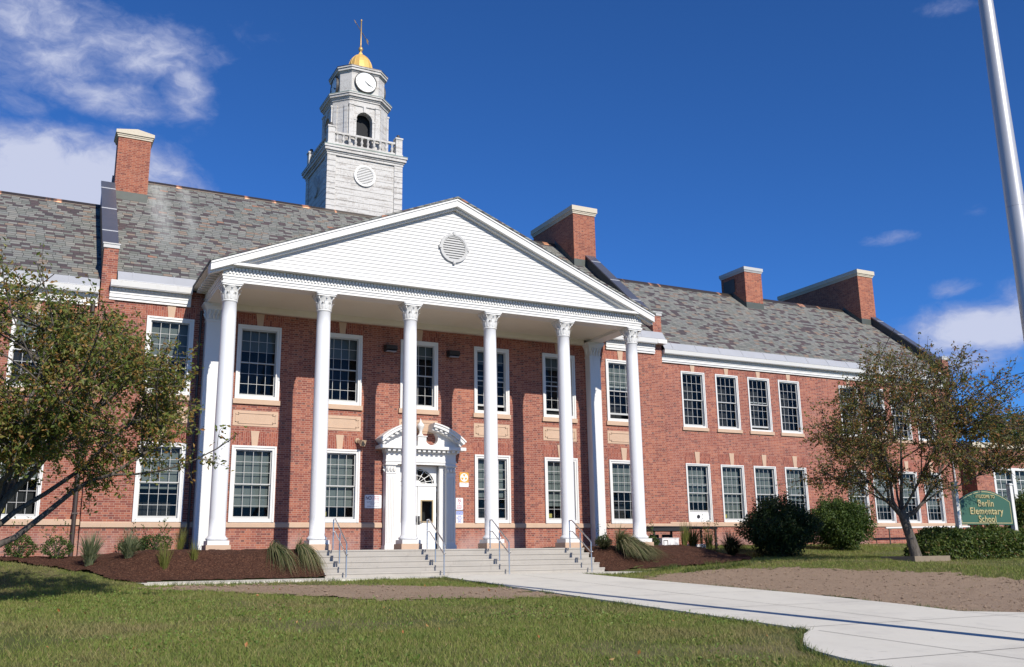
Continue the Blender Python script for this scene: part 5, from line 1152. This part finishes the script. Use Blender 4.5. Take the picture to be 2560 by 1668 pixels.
M['leafY'] = leaf_mat('dark_shrub_leaves', [(0, (.014, .028, .010)), (.6, (.026, .048, .013)), (1, (.06, .09, .02))], .15)
shrub('rounded_shrub', 11.45, -5.0, 1.3, 1.15, 2.24, 15000, .075, 'leafY', 'tall dark rounded shrub on the lawn beside the mulch mound', 'large shrubs on the right lawn', 34)
shrub('rounded_shrub', 16.25, -3.1, 1.22, 1.15, 2.52, 15000, .075, 'leafB', 'glossy green rounded shrub between the dark shrub and the right tree', 'large shrubs on the right lawn', 26)
shrub('rounded_shrub', 18.9, -9.4, 1.1, 1.0, 2.5, 9000, .07, 'leafH', 'smooth green rounded shrub behind the right sign post')
# hedge in front of the sign
o = thing('hedge', (15.2, -10.3, H1(15.2, -10.3)), 'low leafy green hedge running under the welcome sign', 'hedge'); n = 24000; px_ = rng.uniform(11.85, 19.2, n); py_ = -10.3 + rng.uniform(-1, 1, n) * .52
top = .82 + .26 * (fbm(px_, py_, 1.9, 2) - .45) * 2; e_ = np.clip(np.minimum(px_ - 11.85, 19.2 - px_) / .5, 0, 1) ** .5; f_ = 1 - np.clip(np.abs(py_ + 10.3) / .52, 0, 1) ** 4 * .35; r_ = rng.uniform(0, 1, n)
pz_ = hgt(px_, py_) + np.where(r_ < .55, 1 - rng.uniform(0, 1, n) ** 2 * .3, rng.uniform(.02, 1, n)) * top * e_ * f_; leaves('foliage', np.stack([px_, py_, pz_], 1), .10, M['leafH'], o, .1, .55); k = MB()
for q in range(60): x = rng.uniform(12.0, 19.0); y = -10.3 + rng.uniform(-.35, .35); k.tube([(x, y, H1(x, y) - .05), (x + rng.normal() * .1, y + rng.normal() * .1, H1(x, y) + .6)], [.012, .005], 4)
k.build('stems', M['bark'], o)

def tuft(nm, x, y, n, L, spread, m_, label, lean=(0, 0), group=None, stiff=.5, width=.009, cat='grass clump', droop=1.):
    zg = H1(x, y); o = thing(nm, (x, y, zg), label, cat, group); a = rng.uniform(0, 2 * np.pi, n); t_ = np.linspace(0, 1, 6); ln = L * rng.uniform(.55, 1.1, n); sp = spread * rng.uniform(.2, 1., n)
    dx, dy = np.cos(a) * sp + lean[0] * rng.uniform(.3, 1.2, n), np.sin(a) * sp + lean[1] * rng.uniform(.3, 1.2, n); h_ = ln * rng.uniform(.7, 1., n)
    bx, by = x + np.cos(a) * .09 * rng.random(n), y + np.sin(a) * .09 * rng.random(n)
    X = bx[:, None] + dx[:, None] * t_ ** 1.4; Y = by[:, None] + dy[:, None] * t_ ** 1.4; dr = np.hypot(dx, dy); Z = hgt(bx, by)[:, None] + h_[:, None] * (t_ * (1 + stiff) - droop * (1 - stiff * .2) * t_ ** 2.6 * np.clip(dr / (ln + .01), .15, 1.3)[:, None]); Z = np.maximum(Z, hgt(X, Y) + .02)
    w_ = width * np.array([1, 1, .9, .7, .45, .05]); sx_, sy_ = -np.sin(a + rng.normal(size=n) * .6), np.cos(a + rng.normal(size=n) * .6)
    V = np.stack([np.stack([X - sx_[:, None] * w_, Y - sy_[:, None] * w_, Z], -1), np.stack([X + sx_[:, None] * w_, Y + sy_[:, None] * w_, Z], -1)], 2).reshape(-1, 3)
    b = (np.arange(n) * 12)[:, None, None] + (np.arange(5) * 2)[None, :, None]; F = (b + np.array([0, 1, 3, 2])).reshape(-1, 4); np_mesh('blades', V, F, m_, o); return o
M['reedY'] = leaf_mat('yellow_grass', [(0, (.10, .12, .025)), (1, (.22, .22, .06))], .3); M['reedD'] = leaf_mat('dark_grass', [(0, (.02, .03, .012)), (.7, (.045, .05, .02)), (1, (.09, .07, .035))], .2); M['reedP'] = leaf_mat('pale_grass', [(0, (.10, .14, .07)), (1, (.24, .25, .15))], .3)
G_ = 'ornamental grass clumps'
tuft('ornamental_grass', -5.72, -3.5, 330, .60, .42, M['reed'], 'drooping green grass clump on the mulch bank, farther from the steps', (.30, -.95), G_, .35, droop=2.3)
tuft('ornamental_grass', -4.98, -3.5, 330, .62, .42, M['reed'], 'drooping green grass clump on the mulch bank, right beside the steps', (.34, -1.0), G_, .35, droop=2.3)
tuft('ornamental_grass', 5.65, -3.7, 1700, .85, .75, M['reed'], 'largest arching grass clump with straw tips on the right mulch bank', (.6, -.85), G_, .5, width=.011, droop=1.7)
tuft('ornamental_grass', 5.15, -3.5, 420, .45, .6, M['reedD'], 'small dark grass clump behind the largest arching one', (.1, -.2), G_)
tuft('ornamental_grass', -10.35, -3.5, 420, .75, .38, M['reedP'], 'green and straw grass clump in the left bed before the downspout', (.03, -.1), G_)
tuft('ornamental_grass', -9.45, -3.7, 360, .62, .42, M['reedP'], 'pale grey green grass clump before the dark shrubs of the left bed', (.03, -.1), G_)
tuft('ornamental_grass', -8.62, -4.2, 110, .55, .24, M['reedY'], 'upright yellow grass sprig low on the left mulch bank', (0, -.05), 'yellow grass sprigs', .75, width=.005)
tuft('ornamental_grass', -7.95, -2.0, 110, .55, .24, M['reedY'], 'upright yellow grass sprig beside the left corner column', (0, -.05), 'yellow grass sprigs', .75, width=.005)
tuft('ornamental_grass', -7.85, -3.9, 70, .40, .18, M['reedY'], 'smallest yellow grass sprig in the bare mulch', (0, -.05), 'yellow grass sprigs', .75, width=.005)
tuft('ornamental_grass', 8.6, -3.3, 110, .6, .22, M['reedY'], 'yellow green grass clump before the pale boxes', (.05, -.05), 'yellow grass sprigs', .8)
tuft('ornamental_grass', 9.5, -3.5, 110, .6, .2, M['reedY'], 'yellow green grass clump before the end of the black table', (.05, -.05), 'yellow grass sprigs', .8)
tuft('ornamental_grass', 9.1, -3.1, 420, .7, .45, M['reedD'], 'dark grass clump between the two yellow ones by the table', (.05, -.1), G_)
tuft('ornamental_grass', 9.75, -4.35, 900, .75, .75, M['reedD'], 'broad dark grass mound left of the tall dark shrub', (.15, -.3), G_, width=.011)
g_ = 'small shrubs in the flower beds'
shrub('small_shrub', -11.95, -.85, .40, .36, 1.28, 1500, .06, 'leafB', 'small dark green shrub in the left bed, nearest the tree trunk', g_, 5, core=False)
shrub('small_shrub', -11.05, -1.35, .38, .36, 1.22, 1300, .06, 'leafB', 'small green shrub in the left bed before the downspout', g_, 6, core=False)
shrub('small_shrub', -9.05, -.85, .40, .34, 1.15, 1300, .06, 'leafY', 'small dark shrub under the left lower window', g_, 5, core=False)
shrub('small_shrub', -8.45, -.8, .45, .36, 1.28, 1600, .06, 'leafB', 'small green shrub beside the left corner column', g_, 8, core=False)
shrub('small_shrub', 6.55, -1.3, .28, .26, 1.22, 800, .06, 'leafB', 'small green shrub against the wall between pilaster and last column', g_, 3, core=False)
shrub('small_shrub', 7.9, -2.4, .26, .24, 1.15, 600, .06, 'leafB', 'small sparse shrub before the first pale box', g_, 5, core=False)
shrub('small_shrub', 10.55, -2.2, .36, .3, 1.45, 420, .06, 'leafR', 'thin reddish shrub with bare upright stems at the table end', g_, 9, core=False)

# ---- lawn: blades, weeds and fallen leaves
def scatter(x0, x1, y0, y1, dens, hb, keep, wd=.0055):
    n = int((x1 - x0) * (y1 - y0) * dens); x, y = rng.uniform(x0, x1, n), rng.uniform(y0, y1, n); q = keep(x, y); x, y = x[q], y[q]; n = len(x); a = rng.uniform(0, 2 * np.pi, n)
    pt = fbm(x, y, .5, 8); h_ = hb * rng.uniform(.5, 1.25, n) * (.7 + .7 * pt); z = hgt(x, y) - .012; l_ = h_ * rng.normal(size=n) * .55; l2 = h_ * rng.normal(size=n) * .55; c_, s_ = np.cos(a) * wd, np.sin(a) * wd
    return np.stack([np.stack([x - c_, y - s_, z], 1), np.stack([x + c_, y + s_, z], 1), np.stack([x + l_, y + l2, z + h_], 1)], 1).reshape(-1, 3)
def lawn_ok(x, y):
    so_ = insoil(x, y); ok = ~inpath(x, y, .0) & ~inmulch(x, y) & (y < -.02); u = rng.random(len(x)); edge = insoil(x + .25, y) & insoil(x - .25, y) & insoil(x, y + .3) & insoil(x, y - .3)
    bare = fbm(x, y, .45, 12); thin = np.clip((bare - .52) * 5, 0, .75)
    return ok & (~so_ | (~edge & (u < .4)) | (u < .02)) & (rng.random(len(x)) > thin)
V = np.concatenate([scatter(-16, -1.9, -24.5, -17, 1500, .055, lawn_ok, .0045), scatter(-16, -1.9, -17, -7, 900, .055, lawn_ok), scatter(-18, -9, -7, -.1, 500, .06, lawn_ok), scatter(2, 30, -9.5, -.02, 330, .06, lawn_ok, .008), scatter(6, 26, -17, -9.5, 520, .06, lawn_ok, .007), scatter(-6, 6, -8.2, -6.9, 350, .07, lawn_ok)])
tag(np_mesh('grass', V, np.arange(len(V)).reshape(-1, 3), M['grassblade']), 'short mown green lawn with dry brown patches', 'grass', kind='stuff')
edge_ok = lambda x, y: inpath(x, y, .13) & ~inpath(x, y, -.02) & ~inmulch(x, y) & (fbm(x, y, 1.3, 6) > .42)
V = np.concatenate([scatter(-4.5, -1.6, -24, -9, 1300, .075, edge_ok, .006), scatter(2, 6, -19.5, -6.6, 800, .08, edge_ok, .006), scatter(-9.6, 5.6, -7.3, -6.8, 900, .09, edge_ok, .006), scatter(4.8, 7.5, -8.2, -6.2, 700, .14, lambda x, y: (fbm(x, y, 1.1, 3) > .5) & ~inpath(x, y) & ~inmulch(x, y), .007)])
tag(np_mesh('weeds', V, np.arange(len(V)).reshape(-1, 3), M['leafH']), 'longer weeds and clover along the path edges', 'weeds', kind='stuff')
# clover and broad weeds in the turf
M['clover'] = leaf_mat('clover_leaves', [(0, (.11, .18, .035)), (.6, (.17, .25, .05)), (1, (.24, .29, .08))], .4)
n = 22000; x, y = rng.uniform(-15, -1.9, n), rng.uniform(-24, -7.5, n); q = lawn_ok(x, y) & (fbm(x, y, .9, 15) > .56); x, y = x[q], y[q]
tag(leaves('clover', np.stack([x, y, hgt(x, y) + rng.uniform(.005, .05, len(x))], 1), .042, M['clover'], None, 0., .7), 'low patches of clover and broad leaved weeds in the lawn', 'weeds', kind='stuff')
# clods and stones on the bare soil
n = 2600; x, y = np.concatenate([rng.uniform(-9.6, -2.1, n // 3), rng.uniform(2, 10, n)]), np.concatenate([rng.uniform(-13.6, -7.5, n // 3), rng.uniform(-21, -8, n)]); q = insoil(x, y) & ~inpath(x, y, .05); x, y = x[q], y[q]; n = len(x); s_ = .012 + .03 * rng.random(n) ** 4
oc = np.array([[1, 0, 0], [0, 1, 0], [-1, 0, 0], [0, -1, 0], [0, 0, .8], [0, 0, -.6]]); V = np.stack([x, y, hgt(x, y) + .02], 1)[:, None] + oc[None] * s_[:, None, None] * rng.uniform(.6, 1.4, (n, 6, 1)); F = (np.arange(n)[:, None, None] * 6 + np.array([[0, 1, 4], [1, 2, 4], [2, 3, 4], [3, 0, 4], [1, 0, 5], [2, 1, 5], [3, 2, 5], [0, 3, 5]])).reshape(-1, 3)
tag(np_mesh('soil_clods', V.reshape(-1, 3), F, M['soil']), 'small clods and stones scattered over the bare soil', 'clods', kind='stuff')
n = 75; x, y = rng.uniform(-14, -2.2, n), rng.uniform(-23, -8, n); q = ~inpath(x, y, .1); P = np.stack([x[q], y[q], hgt(x, y)[q] + .035], 1)
tag(leaves('fallen_leaves', P, .06, M['fallen'], None, -.2, .6), 'dry orange leaves scattered over the lawn', 'leaves', kind='stuff')
